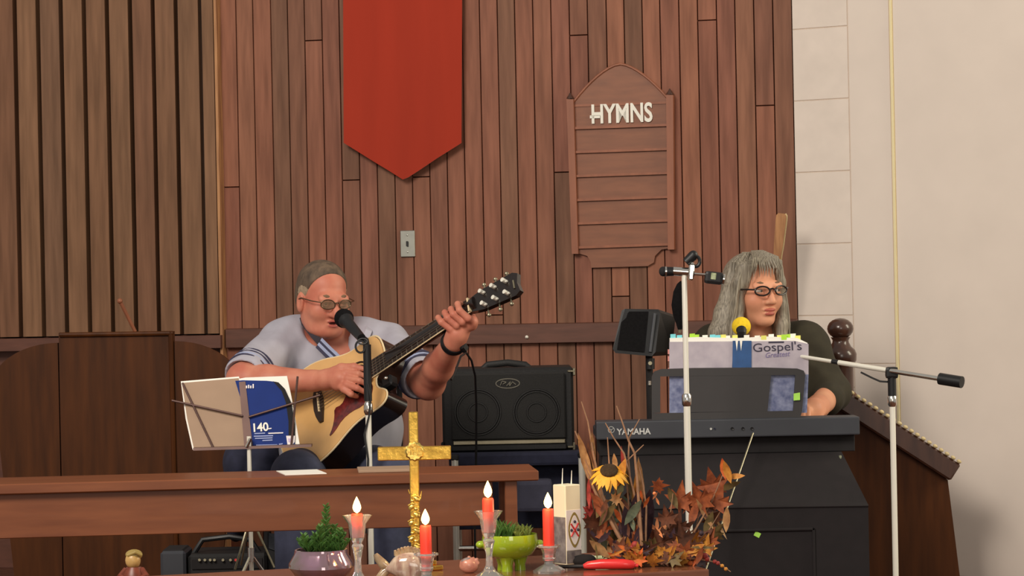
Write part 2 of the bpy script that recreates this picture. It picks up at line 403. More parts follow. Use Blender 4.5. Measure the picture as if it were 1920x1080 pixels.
# ------------------------------------------------------------------ banner
bo = 0.042
def Wo(px, py): return Wp(px, py, bo)
tl, tr = Wp(643, -70, bo), Wp(866.5, -70, bo); bl, br, tip = Wp(645, 268, bo), Wp(865, 268, bo), Wp(757, 338, bo)
m = MB(); nx, ny = 20, 14
grid = []
for j in range(ny + 1):
    row = []
    for i in range(nx + 1):
        u = i / nx; v = j / ny
        botL = bl.lerp(tip, u / 0.51) if u < 0.51 else tip.lerp(br, (u - 0.51) / 0.49)
        q = tl.lerp(tr, u).lerp(botL, v); q += WN * (0.0035 * math.sin(u * 9 + 0.6) * (0.3 + v) + 0.002 * math.sin(u * 23 + v * 2) * v)
        row.append(m.bm.verts.new(q))
    grid.append(row)
for j in range(ny):
    for i in range(nx): m.bm.faces.new((grid[j][i], grid[j][i + 1], grid[j + 1][i + 1], grid[j + 1][i]))
ret = bmesh.ops.extrude_face_region(m.bm, geom=m.bm.faces[:])
for v in ret['geom']:
    if isinstance(v, bmesh.types.BMVert): v.co -= WN * 0.003
ban = thing('hanging_banner', 'plain red felt banner with pointed lower end on the plank wall', 'banner', Wp(757, 338, 0.0))
m.build('cloth', m_red, ban)
m = MB(); m.tube([tl + WN * -0.010 - WT * 0.03 + V(0, 0, 0.004), tr + WN * -0.010 + WT * 0.03 + V(0, 0, 0.004)], 0.008); m.build('hanging_rod', m_brown, ban)
# ------------------------------------------------------------------ hymn board
hb = thing('hymn_board', 'wooden hymn board with pointed arch top and white HYMNS lettering', 'hymn board', Wp(1170, 500, 0.0))
def Wq(px, py, d): return Wp(px, py, d)
def wprism(mb, pts, d0, d1):
    A = [Wp(x, y, d1) for x, y in pts]; mb.prism(A, -WN * (d1 - d0)); return mb
arch = [(1073, 192)]
for k in range(9):
    t = k / 8; arch.append((1076 + (1163 - 1076) * t, 190 - (190 - 120) * (1 - (1 - t) ** 1.6)))
for k in range(1, 9):
    t = 1 - k / 8; arch.append((1250 - (1250 - 1163) * t, 182 - (182 - 120) * (1 - (1 - t) ** 1.6)))
panel = arch + [(1252, 466), (1262, 468)][:1] + [(1240, 468), (1228, 480), (1226, 492), (1214, 499), (1108, 502), (1107, 490), (1101, 480), (1088, 476), (1080, 474)]
m = MB(); wprism(m, panel, 0.002, 0.014); m.build('back_panel', m_board, hb, smooth=False)
m = MB()
rim = arch[1:]
for a, b in zip(rim, rim[1:]): m.tube([Wp(a[0], a[1], 0.016), Wp(b[0], b[1], 0.016)], 0.0045, 6)
m.build('arch_moulding', m_board2, hb)
for x0t, x0b, yt, yb in ((1069, 1078, 186, 476), (1256, 1258, 178, 468)):
    m = MB(); wprism(m, [(x0t - 7, yt), (x0t + 6, yt), (x0b + 6, yb), (x0b - 6, yb)], 0.002, 0.034)
    po = m.build('post', m_board2, hb, smooth=False)
    m = MB(); c = Wp(x0t, yt - 1, 0.018); m.lathe([(0.013, 0), (0.012, 0.004), (0.006, 0.012), (0.002, 0.02)], c, 12); m.build('finial', m_newel, po)
for k, yy in enumerate((194, 236, 281, 326, 371, 415, 460)):
    m = MB(); wprism(m, [(1077 + k * 0.6, yy + 2), (1250 + k * 0.4, yy - 4), (1250 + k * 0.4, yy + 0.5), (1077 + k * 0.6, yy + 6.5)], 0.012, 0.024 if k else 0.017)
    m.build('ledge', m_board2, hb, smooth=False)
o = Wp(1108, 231, 0.018); rr = (Wp(1222, 227, 0.018) - o); upv = (Wp(1107, 195, 0.018) - o)
text('lettering', 'HYMNS', 0.092, o, rr, V(0, 0, 1), m_white, hb, depth=0.003, bold=0.0022, width=rr.length)
m = MB(); wprism(m, [(1106, 222), (1125, 221.5), (1125, 216), (1106, 216.5)], 0.018, 0.021); m.build('lettering', m_white, hb, smooth=False)
# ------------------------------------------------------------------ switch plate
c = Wp(765, 457, 0.0); R = rotation(WT, V(0, 0, 1))
sw = thing('switch_plate', 'grey metal light switch plate on the plank wall', 'light switch', c)
m = MB(); m.box(c + WN * 0.004, (0.053, 0.007, 0.094), R, 0.002); m.build('plate', m_plate, sw, smooth=False)
m = MB(); m.box(c + WN * 0.011, (0.007, 0.010, 0.018), R, 0.001); m.build('toggle', m_black, sw, smooth=False)
for dz in (-0.03, 0.03):
    m = MB(); m.ball(c + WN * 0.008 + V(0, 0, dz), (0.003, 0.002, 0.003)); m.build('screw', m_chrome, sw)
# ------------------------------------------------------------------ more materials
m_brass = mat('polished_brass', (244, 196, 92), 0.22, 1.0, var=0.12, scale=22, bump=0.35)
m_brassd = mat('cast_brass_relief', (244, 204, 112), 0.3, 1.0, var=0.3, scale=120, bump=0.5)
m_glass = mat('whitened_crystal', (252, 250, 246), 0.06, trans=0.82, var=0.0, ior=1.5, coat=1.0)  # highlights are put into the crystal as a whitish, partly opaque body
m_wax = mat('red_wax', (226, 62, 44), 0.4, var=0.05)
m_flame = mat('candle_flame', (255, 190, 80), 0.5, emit=9.0, emitcol=(255, 214, 120))
m_flameo = mat('flame_foot', (255, 120, 40), 0.5, emit=3.0, emitcol=(255, 130, 40))
m_wick = mat('burnt_wick', (30, 24, 20), 0.9)
m_ivory = mat('ivory_wax', (240, 228, 196), 0.5, var=0.03)
m_label = mat('white_label', (240, 230, 228), 0.55, var=0.02)
m_greyprint = mat('grey_printed_label', (150, 140, 136), 0.5, col2=(100, 90, 92), scale=60)
m_gold = mat('dull_gold_print', (150, 128, 70), 0.45, var=0.1)
m_redprint = mat('red_print', (200, 52, 50), 0.5)
m_green = mat('lime_green_glaze', (150, 178, 36), 0.12, var=0.05, coat=0.8)
m_lilac = mat('lilac_lustre_glaze', (168, 130, 158), 0.08, 0.55, col2=(120, 110, 90), scale=12, coat=1.0)
m_plant = mat('plant_green', (66, 104, 44), 0.6, var=0.3, scale=60)
m_plant2 = mat('plant_moss', (96, 112, 48), 0.6, var=0.3, scale=60)
m_soil = mat('potting_soil', (44, 32, 24), 0.95)
m_fish = mat('striped_glass_fish', (206, 188, 166), 0.15, col2=(120, 70, 62), scale=22, stretch=(3, 3, 0.6), coat=0.8)
m_fishfin = mat('cream_glass_fin', (206, 186, 150), 0.15, col2=(140, 110, 80), scale=40, coat=0.8)
m_shell = mat('pink_shell', (212, 150, 128), 0.3, col2=(160, 100, 84), scale=50, coat=0.4)
m_lighter = mat('red_plastic', (214, 44, 44), 0.3, var=0.03, coat=0.4)
m_clear = mat('pale_green_plastic', (206, 214, 170), 0.25, col2=(120, 130, 90), scale=60)
m_tan = mat('tan_ceramic', (186, 150, 92), 0.35, var=0.15, scale=60)
m_figb = mat('brown_ceramic', (110, 52, 36), 0.35, var=0.25, scale=60)
m_cone = mat('speaker_cloth', (36, 35, 34), 0.85, var=0.2, scale=300, bump=0.2)
m_tolex = mat('black_tolex', (26, 25, 25), 0.6, var=0.2, scale=200, bump=0.15)
m_dim = mat('dull_silver', (150, 142, 120), 0.35, 0.9, var=0.1)
m_badge = mat('badge_grey', (110, 106, 96), 0.4, 0.5)
m_navy = mat('navy_cloth', (40, 42, 62), 0.85, var=0.2, scale=40, bump=0.1)
m_key = mat('slate_keyboard_case', (58, 60, 66), 0.5, var=0.05)
m_keyw = mat('white_keys', (232, 228, 220), 0.35)
m_console = mat('black_console_cloth', (26, 20, 22), 0.8, var=0.15, scale=30, bump=0.05)
m_seam = mat('console_edge', (112, 116, 92), 0.6)
m_sticker = mat('green_sticker', (170, 226, 90), 0.5)
m_logo = mat('logo_silver', (196, 196, 192), 0.4)
m_yellow = mat('yellow_foam', (236, 200, 40), 0.95, var=0.12, scale=120, bump=0.3)
m_foam = mat('black_foam', (22, 21, 22), 0.98, var=0.2, scale=150, bump=0.3, spec=0.1)
m_cover = mat('songbook_cover', (186, 176, 184), 0.4, col2=(164, 154, 166), scale=24)
m_coverb = mat('songbook_lower_cover', (140, 146, 176), 0.4, col2=(84, 92, 132), scale=60)
m_spine = mat('blue_spine', (34, 78, 132), 0.45, var=0.15, scale=40)
m_page = mat('white_pages', (246, 242, 232), 0.7, var=0.02)
m_tabs = [mat('tab_cyan', (130, 222, 232), 0.6), mat('tab_green', (178, 226, 66), 0.6), mat('tab_yellow', (238, 234, 120), 0.6), mat('tab_white', (248, 246, 230), 0.6)]
m_ink = mat('dark_ink', (46, 40, 62), 0.5)
m_bluebook = mat('blue_cover', (18, 46, 118), 0.6, var=0.1, scale=10, spec=0.2)
m_card = mat('brown_card', (166, 138, 114), 0.7, var=0.06, scale=10)
m_wire = mat('brown_wire', (84, 60, 54), 0.45, 0.4)

# ------------------------------------------------------------------ candles on the communion table
C0 = onz(1330, 1067, TABLE_Z); TY = math.radians(17.3)
TL = V(-math.cos(TY), -math.sin(TY), 0); TD = V(-math.sin(TY), math.cos(TY), 0)
RT = rotation(-TL, V(0, 0, 1))
ct = thing('communion_table', 'polished wooden communion table in front carrying the candles and cross', 'table', V(C0.x, C0.y, 0) + TL * 0.85 + TD * 0.23)
def tt(a, b, z): return V(C0.x, C0.y, z) + TL * a + TD * b
m = MB(); m.box(tt(0.85, 0.235, TABLE_Z - 0.016), (1.70, 0.47, 0.032), RT, 0.004, 2); m.build('table_top', m_tabtop, ct, smooth=False)
m = MB(); m.box(tt(0.85, 0.235, TABLE_Z - 0.087), (1.60, 0.40, 0.11), RT, 0.003); m.build('apron', m_table, ct, smooth=False)
for a in (0.09, 1.61):
    for b in (0.075, 0.395):
        m = MB(); m.box(tt(a, b, (TABLE_Z - 0.14) / 2), (0.075, 0.075, TABLE_Z - 0.145), RT, 0.006); m.build('leg', m_table, ct, smooth=False)

def taper(px, ybase, yflame, ycandle_top, ycup, tall, label, gl):
    b = onz(px, ybase, TABLE_Z); k = F_PX / b.y; zc = lambda y: P(px, y, b.y).z
    st = thing('candlestick', gl, 'candlestick', b, 'crystal candlesticks on the communion table')
    cup = zc(ycup)
    if tall:
        H = cup - TABLE_Z
        prof = [(0.036, 0), (0.037, 0.004), (0.030, 0.008), (0.014, 0.018), (0.008, 0.03), (0.0065, H * 0.36), (0.010, H * 0.5), (0.0125, H * 0.56), (0.009, H * 0.60), (0.0135, H * 0.66),
                (0.0165, H * 0.78), (0.0185, H * 0.88), (0.026, H * 0.95), (0.031, H), (0.0285, H), (0.022, H * 0.95), (0.0142, H * 0.88), (0.0138, H * 0.66 + 0.004)]
        seat = TABLE_Z + H * 0.66 + 0.004
    else:
        H = cup - TABLE_Z
        prof = [(0.034, 0), (0.035, 0.006), (0.026, 0.012), (0.011, 0.02), (0.010, H * 0.45), (0.015, H * 0.52), (0.012, H * 0.6), (0.017, H * 0.85), (0.026, H * 0.94), (0.025, H), (0.016, H * 0.93), (0.0138, H * 0.85), (0.0135, H * 0.45)]
        seat = TABLE_Z + H * 0.45
    m = MB(); m.lathe(prof, b, 24, wob=lambda t, i: 1 + 0.05 * (math.cos(8 * t)))
    m.build('holder', m_glass, st)
    ct_ = thing('taper_candle', label, 'candle', V(b.x, b.y, seat), 'lit red taper candles')
    top = zc(ycandle_top); r = 0.0128
    m = MB(); m.lathe([(r, 0), (r, top - seat - 0.004), (r * 0.9, top - seat), (r * 0.45, top - seat - 0.003)], V(b.x, b.y, seat), 20); m.build('wax', m_wax, ct_)
    m = MB(); m.tube([V(b.x, b.y, top - 0.004), V(b.x + 0.001, b.y, top + 0.008)], 0.001, 6); m.build('wick_or_streak', m_wick, ct_)
    fl = zc(yflame) - top
    prof = [(0.001, 0.0), (0.0065, fl * 0.12), (0.0092, fl * 0.3), (0.0088, fl * 0.45), (0.006, fl * 0.68), (0.003, fl * 0.86), (0.0004, fl)]
    m = MB(); m.lathe(prof, V(b.x, b.y, top + 0.001), 16); f = m.build('flame', m_flame, ct_)
    f.visible_shadow = True
    l = bpy.data.lights.new('candle_light', 'POINT'); l.energy = 0.5; l.color = (1.0, 0.55, 0.22); l.shadow_soft_size = 0.012
    lo = bpy.data.objects.new('candle_light', l); COL.objects.link(lo); lo.parent = ct_; lo.location = V(0, 0, top + fl * 0.45 - seat) + V(0, -0.014, 0)
taper(672, 1098, 932, 963, 966, True, 'lit red taper candle beside the lilac bowl', 'tall crystal candlestick beside the lilac bowl, flared cup')
taper(918, 1086, 902, 934, 958, True, 'lit red taper candle in front of the green footed bowl', 'tall crystal candlestick in front of the green footed bowl')
taper(800, 1096, 955, 985, 1037, False, 'lit red taper candle against the brass cross, the lowest flame', 'short crystal candlestick in front of the brass cross and glass fish')
taper(1030, 1074, 924, 954, 1022, False, 'lit red taper candle beside the white square pillar candle', 'short crystal candlestick beside the white square pillar candle')

# brass cross
b = onz(778, 1068, TABLE_Z); Yc = b.y
cr = thing('altar_cross', 'polished brass altar cross with round medallion and vine relief stem', 'cross', b)
def cbx(m, px0, py0, px1, py1, d0, d1, bev=0.002):
    a = P(px0, py0, Yc); q = P(px1, py1, Yc)
    m.box(((a.x + q.x) / 2, Yc + (d0 + d1) / 2, (a.z + q.z) / 2), (abs(q.x - a.x), d1 - d0, abs(a.z - q.z)), None, bev); return m
m = MB(); cbx(m, 766, 772, 789, 1050, -0.010, 0.010); m.build('stem', m_brass, cr, smooth=False)
m = MB(); cbx(m, 708, 838, 846, 861, -0.0095, 0.0095); m.build('crossbar', m_brass, cr, smooth=False)
m = MB(); c = P(778, 846, Yc) + V(0, -0.012, 0); RX = Matrix.Rotation(math.pi / 2, 3, 'X')
m.lathe([(0.020, 0), (0.022, 0.003), (0.018, 0.006), (0.006, 0.005)], c, 24, RX, wob=lambda t, i: 1 + 0.06 * math.cos(12 * t)); med = m.build('medallion', m_brassd, cr)
text('monogram', 'IHS', 0.021, c + V(-0.0115, -0.006, -0.0075), V(1, 0, 0), V(0, 0, 1), m_brass, med, depth=0.0016)
for i in range(7):                                    # vine leaves climbing the stem
    y = 935 + i * 15; sx = (-1) ** i
    m = MB(); q = P(777 + sx * 5, y, Yc) + V(0, -0.0125, 0)
    m.ball(q, (0.009, 0.004, 0.006), Matrix.Rotation(sx * 0.7, 3, 'Y'), 10, 6); m.ball(q + V(-sx * 0.010, 0, -0.004), (0.005, 0.003, 0.004), None, 8, 6)
    m.tube([q + V(-sx * 0.012, 0, 0.006), q + V(-sx * 0.002, -0.002, 0.010), q + V(sx * 0.008, 0, 0.004)], 0.0018, 6); m.build('vine_leaf', m_brassd, cr)
m = MB(); m.tube([P(768, 925, Yc) + V(0, -0.011, 0), P(766, 917, Yc) + V(0, -0.013, 0)], [0.002, 0.001], 6); m.tube([P(788, 935, Yc) + V(0, -0.011, 0), P(791, 920, Yc) + V(0, -0.013, 0)], [0.003, 0.001], 6); m.build('vine_tip', m_brassd, cr)
for h, (sx, sy) in ((0, (0.11, 0.09)), (1, (0.085, 0.07)), (2, (0.055, 0.045))):
    m = MB(); m.box(b + V(0, 0, 0.006 + h * 0.011), (sx, sy, 0.011), RT, 0.002); m.build('base_step', m_brass, cr, smooth=False)

# white square pillar candle
b = onz(1065, 1058, TABLE_Z); Yp = b.y; R = Matrix.Rotation(math.radians(38), 3, 'Z'); zt = P(1065, 908, Yp).z; hh = zt - TABLE_Z; sd = 0.0455
pc = thing('pillar_candle', 'ivory square pillar candle with oval crest panel', 'candle', b)
m = MB(); m.box(b + V(0, 0, hh / 2), (sd, sd, hh), R, 0.002); m.build('wax_block', m_ivory, pc, smooth=False)
e1, e2 = R @ V(1, 0, 0), R @ V(0, -1, 0)              # e2 faces the lower left/right faces
faces = sorted([R @ V(1, 0, 0), R @ V(-1, 0, 0), R @ V(0, 1, 0), R @ V(0, -1, 0)], key=lambda v: v.y)[:2]
fl_, fr_ = sorted(faces, key=lambda v: v.x)
def onface(n, u, z, d=0.0):
    s = V(-n.y, n.x, 0); s = s if s.x > 0 else -s
    return V(b.x, b.y, 0) + n * (sd / 2 + d) + s * u + V(0, 0, z)
def plate(n, u0, u1, z0, z1, mt, nm, d=0.001):
    m = MB(); m.prism([onface(n, u0, z0, d), onface(n, u1, z0, d), onface(n, u1, z1, d), onface(n, u0, z1, d)], -n * d); return m.build(nm, mt, pc, smooth=False)
zl = lambda y: P(1065, y, Yp).z
plate(fl_, -0.0215, 0.0215, zl(1054), zl(968), m_greyprint, 'grey_label')
plate(fr_, -0.0215, 0.0215, zl(1030), zl(955), m_label, 'crest_label')
plate(fr_, -0.0215, 0.0215, zl(1054), zl(1031), m_greyprint, 'grey_label')
def vesica(cx, cz, a, h, n=12):
    pts = [(a * math.cos(t) ** 1 * (1), h * math.sin(t)) for t in [2 * math.pi * k / (2 * n) for k in range(2 * n)]]
    return [(cx + x * (1 - 0.35 * abs(y / h) ** 2), cz + y) for x, y in pts]
cz = (zl(1030) + zl(955)) / 2
m = MB(); m.prism([onface(fr_, u, z, 0.0015) for u, z in vesica(0.002, cz, 0.0185, 0.041)], -fr_ * 0.001); cre = m.build('crest_border', m_gold, pc, smooth=False)
m = MB(); m.prism([onface(fr_, u, z, 0.002) for u, z in vesica(0.002, cz, 0.0140, 0.034)], -fr_ * 0.0012); m.build('crest_field', m_label, cre, smooth=False)
for sg in (-1, 1):
    m = MB(); m.tube([onface(fr_, 0.002 - sg * 0.011, cz - 0.015, 0.002), onface(fr_, 0.002 + sg * 0.011, cz + 0.015, 0.002)], 0.0022, 6); m.build('crest_cross', m_redprint, cre)
for du, dz in ((0.002, 0.019), (-0.008, 0.0), (0.012, 0.0)):
    m = MB(); m.ball(onface(fr_, du, cz + dz, 0.002), 0.0035); m.build('crest_device', m_ink, cre)
for px_, yy in ((1054, 878), (1071, 882)):
    q = P(px_, 909, Yp); m = MB(); m.tube([V(q.x, Yp, zt - 0.002), P(px_ + 1, yy, Yp)], [0.0016, 0.0006], 6); m.build('wick_or_streak', m_page, pc)  # pale reflection streaks, built as two thin white wicks

# bowls
def bowl(px, yb, yr, rim_px, wide_px, mt, nm, label, feet, soil=True):
    b = onz(px, yb, TABLE_Z); k = b.y / F_PX; H = P(px, yr, b.y).z - TABLE_Z; rr = rim_px / 2 * k; rw = wide_px / 2 * k
    th = thing(nm, label, 'bowl', b)
    f = H * 0.30 if feet else 0.0
    if feet:
        prof = [(0.01, f), (rw * 0.45, f + H * 0.02), (rw * 0.78, f + H * 0.14), (rw * 0.96, f + H * 0.34), (rw, f + H * 0.47), (rr, H), (rr - 0.004, H), (rw - 0.006, f + H * 0.47), (rw * 0.7, f + H * 0.16), (0.01, f + H * 0.06)]
    else:
        prof = [(rw * 0.55, 0), (rw * 0.8, H * 0.10), (rw, H * 0.40), (rw * 0.99, H * 0.55), (rr * 1.02, H * 0.85), (rr, H), (rr - 0.004, H), (rw * 0.94, H * 0.55), (rw * 0.92, H * 0.4), (0.01, H * 0.15)]
    m = MB(); m.lathe(prof, b, 40, wob=None if feet else (lambda t, i: 1 + 0.012 * math.sin(8 * t))); m.build('vessel', mt, th)
    m = MB(); m.lathe([(rr * 0.92, 0), (rr * 0.6, 0.004), (0.002, 0.008)], b + V(0, 0, H * 0.86), 24); m.build('soil', m_soil, th)
    if feet:
        for a in (0.3, 2.4, 4.4):
            q = b + V(math.cos(a) * rw * 0.36, math.sin(a) * rw * 0.36, 0); m = MB(); m.lathe([(0.013, 0), (0.012, f * 0.5), (0.016, f), (0.02, f + H * 0.09)], q, 14); m.build('foot', mt, th)
        for s in (-1, 1):
            q = b + V(s * (rw + 0.002), 0, f + H * 0.42); m = MB(); m.ball(q, (0.011, 0.012, 0.009)); m.build('lug', mt, th)
    return b, H, rr
gb, gH, gr = bowl(957, 1069, 1001, 102, 107, m_green, 'footed_bowl', 'lime green glazed footed bowl of grassy greenery', True)
lb, lH, lr = bowl(603, 1085, 1030, 98, 122, m_lilac, 'lustre_bowl', 'shiny lilac lustre bowl holding evergreen sprigs', False)
rnd = random.Random(7)
gp = thing('grassy_plant', 'short tufted green plant growing in the lime green bowl', 'plant', gb + V(0, 0, gH * 0.86))
for cl in range(26):
    a = rnd.uniform(0, 6.28); q = gr * 0.8 * math.sqrt(rnd.random()); c = gb + V(q * math.cos(a), q * math.sin(a) * 0.9, gH * 0.86)
    m = MB()
    for k in range(16):
        d = V(rnd.uniform(-0.5, 0.5), rnd.uniform(-0.5, 0.5), 1).normalized(); L = rnd.uniform(0.022, 0.045) * (1.1 if c.x < gb.x else 0.8)
        m.tube([c, c + d * L * 0.6, c + d * L + V(d.x, d.y, -0.3) * L * 0.2], [0.0016, 0.0024, 0.0004], 4)
    m.build('tuft', m_plant if c.x < gb.x else m_plant2, gp)
sp = thing('evergreen_sprigs', 'feathery green evergreen sprigs growing in the lilac bowl', 'plant', lb + V(0, 0, lH * 0.86))
for (px, py, lean) in ((612, 946, 0), (628, 985, 0.15), (590, 1000, -0.1), (568, 1002, -0.25), (645, 1000, 0.3), (640, 992, 0.2), (578, 1010, -0.1), (600, 985, 0.0), (622, 1005, 0.1), (655, 1012, 0.3), (560, 1012, -0.3)):
    tip = P(px, py, lb.y + rnd.uniform(-0.03, 0.03)); root = lb + V((tip.x - lb.x) * 0.6, (tip.y - lb.y) * 0.6, lH * 0.87); m = MB()
    m.tube([root, root.lerp(tip, 0.5) + V(0.002, 0, 0), tip], [0.0016, 0.0013, 0.0006], 5); Lr = (tip - root).length; n = int(Lr / 0.004) + 6
    for k in range(n):
        t = k / n; q = root.lerp(tip, t); a = k * 2.4; sp_ = 0.020 * (1 - 0.6 * t)
        for w_ in (0, 1.9):
            d = V(math.cos(a + w_), math.sin(a + w_), 0.9) * sp_
            m.tube([q, q + d * 0.6, q + d], [0.0014, 0.0024, 0.0003], 4)
    m.build('sprig', m_plant, sp)

# glass fish, shells, lighter, bits
b = onz(772, 1091, TABLE_Z); kx = b.y / F_PX
fi = thing('glass_fish', 'striped art glass fish with forked tail below the brass cross', 'figurine', b)
s = Sculpt(); cz = V(0, 0, 0.034)
s.ell(b + V(-0.004, 0, 0.036), (0.043, 0.024, 0.030)).ell(b + V(0.022, 0, 0.030), (0.026, 0.020, 0.021)).cap(b + V(-0.034, 0, 0.030), b + V(-0.052, 0, 0.029), 0.012, 0.007)
s.cap(b + V(0.0, 0, 0.008), b + V(0.0, 0, 0.002), 0.020, 0.022)
s.cut(b, (0, 0, -1)); s.build('body', m_fish, fi, 0.002)
m = MB()
m.tube([b + V(-0.048, 0, 0.029), b + V(-0.060, 0, 0.038), b + V(-0.073, 0.004, 0.052), b + V(-0.079, 0.006, 0.062)], [0.007, 0.011, 0.009, 0.005], 10, flat=0.5)
m.tube([b + V(-0.048, 0, 0.029), b + V(-0.060, 0, 0.022), b + V(-0.073, -0.004, 0.008), b + V(-0.078, -0.006, 0.002)], [0.007, 0.010, 0.008, 0.004], 10, flat=0.5); m.build('tail_fin', m_fishfin, fi)
m = MB()
for k in range(9):
    t = k / 8; q = b + V(-0.032 + 0.056 * t, 0, 0.060 + 0.008 * math.sin(t * 3.1)); m.tube([q, q + V(-0.003, -0.004, 0.010)], [0.006, 0.003], 8)
m.build('dorsal_fin', m_fishfin, fi)
m = MB(); m.ball(b + V(0.037, -0.014, 0.036), 0.004); m.build('eye', m_black, fi)
b = onz(880, 1074, TABLE_Z)
sh = thing('seashell', 'small pink knobbed seashell between the cross and green bowl', 'seashell', b)
s = Sculpt(); s.ell(b + V(0, 0, 0.014), (0.022, 0.016, 0.015)).ell(b + V(-0.004, 0, 0.024), (0.014, 0.012, 0.009))
for d in ((0.018, 0.030, 0.006), (0.010, 0.034, 0.004), (-0.016, 0.024, 0.006), (0.0, 0.036, 0.005), (0.021, 0.022, 0.006)): s.cap(b + V(d[0] * 0.4, 0, 0.018), b + V(d[0], -0.003, d[1]), 0.007, d[2] * 0.7, 0.004)
s.cut(b, (0, 0, -1)); s.build('shell_body', m_shell, sh, 0.002)
m = MB(); m.ball(b + V(-0.008, -0.004, 0.029), (0.013, 0.007, 0.005), Matrix.Rotation(-0.4, 3, 'Y')); m.build('grey_spire', m_greyprint, sh)
b = onz(1144, 1068, TABLE_Z); RL = Matrix.Rotation(-0.12, 3, 'Z')
li = thing('red_lighter', 'red plastic candle lighter lying at the front of the flowers', 'lighter', b)
m = MB(); m.tube([b + RL @ V(-0.060, 0, 0.008), b + RL @ V(-0.05, 0, 0.010), b + RL @ V(-0.02, 0, 0.0125), b + RL @ V(0.03, 0, 0.0125), b + RL @ V(0.050, 0, 0.011), b + RL @ V(0.056, 0, 0.009)], [0.005, 0.009, 0.0115, 0.0115, 0.010, 0.006], 14); m.build('handle', m_lighter, li)
m = MB(); m.tube([b + RL @ V(0.055, 0, 0.009), b + RL @ V(0.064, 0, 0.009)], 0.004, 10); m.build('end_loop', m_lighter, li)
m = MB(); m.tube([b + RL @ V(-0.058, 0, 0.008), b + RL @ V(-0.135, 0, 0.007)], [0.005, 0.0035], 10); m.build('nozzle', m_black, li)
b = onz(1142, 1056, TABLE_Z)
rd = thing('glass_dropper', 'pale green clear rod lying behind the red lighter', 'rod', b)
m = MB(); m.tube([b + V(-0.036, 0.004, 0.015), b + V(-0.02, 0, 0.0125), b + V(0.02, 0, 0.0085), b + V(0.042, -0.002, 0.006)], [0.003, 0.006, 0.006, 0.005], 10); m.build('barrel', m_clear, rd)
m = MB(); m.tube([b + V(-0.036, 0.004, 0.015), b + V(-0.044, 0.005, 0.016)], 0.004, 10); m.build('tip', m_white, rd)
b = onz(1094, 1062, TABLE_Z)
po = thing('black_pouch', 'small black pouch between the pillar candle and red lighter', 'pouch', b)
s = Sculpt(); s.ell(b + V(0, 0, 0.012), (0.024, 0.018, 0.014)).ell(b + V(0.014, 0, 0.015), (0.014, 0.012, 0.010)).cut(b, (0, 0, -1)); s.build('pouch_body', m_blackm, po, 0.002)
m = MB(); m.tube([b + V(-0.02, 0, 0.022), b + V(0.0, -0.002, 0.027), b + V(0.022, 0, 0.023)], 0.002, 6); m.build('drawstring', m_black, po)
b = onz(252, 1102, TABLE_Z)
fg = thing('ceramic_figurine', 'small brown and tan ceramic figurine cut off beside the music gear', 'figurine', b)
m = MB(); m.lathe([(0.026, 0), (0.030, 0.01), (0.026, 0.03), (0.016, 0.046)], b, 18); m.build('robe', m_figb, fg)
m = MB(); m.ball(b + V(-0.002, 0, 0.060), (0.017, 0.017, 0.019)); hd = m.build('head', m_tan, fg)
m = MB(); m.ball(b + V(0, 0.004, 0.072), (0.019, 0.018, 0.012)); m.tube([b + V(-0.012, -0.01, 0.072), b + V(0.006, -0.014, 0.079), b + V(0.018, -0.008, 0.072)], 0.004, 8); m.build('wreath', m_gold, hd)
for sg in (-1, 1):
    m = MB(); m.tube([b + V(sg * 0.016, -0.004, 0.040), b + V(sg * 0.028, -0.014, 0.026), b + V(sg * 0.018, -0.026, 0.024)], [0.008, 0.008, 0.005], 8); m.build('arm', m_figb, fg)

# ------------------------------------------------------------------ long wooden table behind
zt = P(1010, 882, 6.85).z; cR = onz(1010, 882, zt); cL = onz(240, 902, zt)
ld = (cL - cR).normalized(); dd = V(-ld.y, ld.x, 0); dd = dd if dd.y > 0 else -dd; LT = 1.75; Rl = rotation(-ld, V(0, 0, 1))
def lt(a, b, z): return V(cR.x, cR.y, z) + ld * a + dd * b
lo = thing('long_table', 'long walnut coloured table with deep apron between the candles and musicians', 'table', lt(LT / 2, 0.13, STEP))
m = MB(); m.box(lt(LT / 2, 0.13, zt - 0.0135), (LT, 0.26, 0.027), Rl, 0.003); m.build('table_top', m_table, lo, smooth=False)
m = MB(); m.box(lt(LT / 2 + 0.03, 0.035, zt - 0.085), (LT - 0.18, 0.022, 0.115), Rl, 0.002); m.build('front_apron', m_table, lo, smooth=False)
m = MB(); m.box(lt(LT / 2 + 0.03, 0.225, zt - 0.045), (LT - 0.18, 0.02, 0.035), Rl, 0.002); m.build('back_apron', m_table, lo, smooth=False)
for a in (0.072, LT - 0.072):
    for q in (0.035, 0.225):
        m = MB(); h = zt - 0.027 - STEP; m.box(lt(a, q, STEP + h / 2), (0.032, 0.03, h), Rl, 0.002); m.build('leg', m_table, lo, smooth=False)
m = MB(); q = lt(0.62, 0.15, zt + 0.001); m.box(q, (0.11, 0.16, 0.002), Rl @ Matrix.Rotation(0.15, 3, 'Z')); m.build('paper_sheet', m_page, None, smooth=False, label='single white paper sheet lying on the long table', cat='paper')
m = MB(); q = lt(0.40, 0.14, zt + 0.004); m.box(q, (0.14, 0.15, 0.007), Rl, 0.001); m.build('tan_folder', m_card, None, smooth=False, label='thin tan folder lying on the long table near the mic stand', cat='folder')

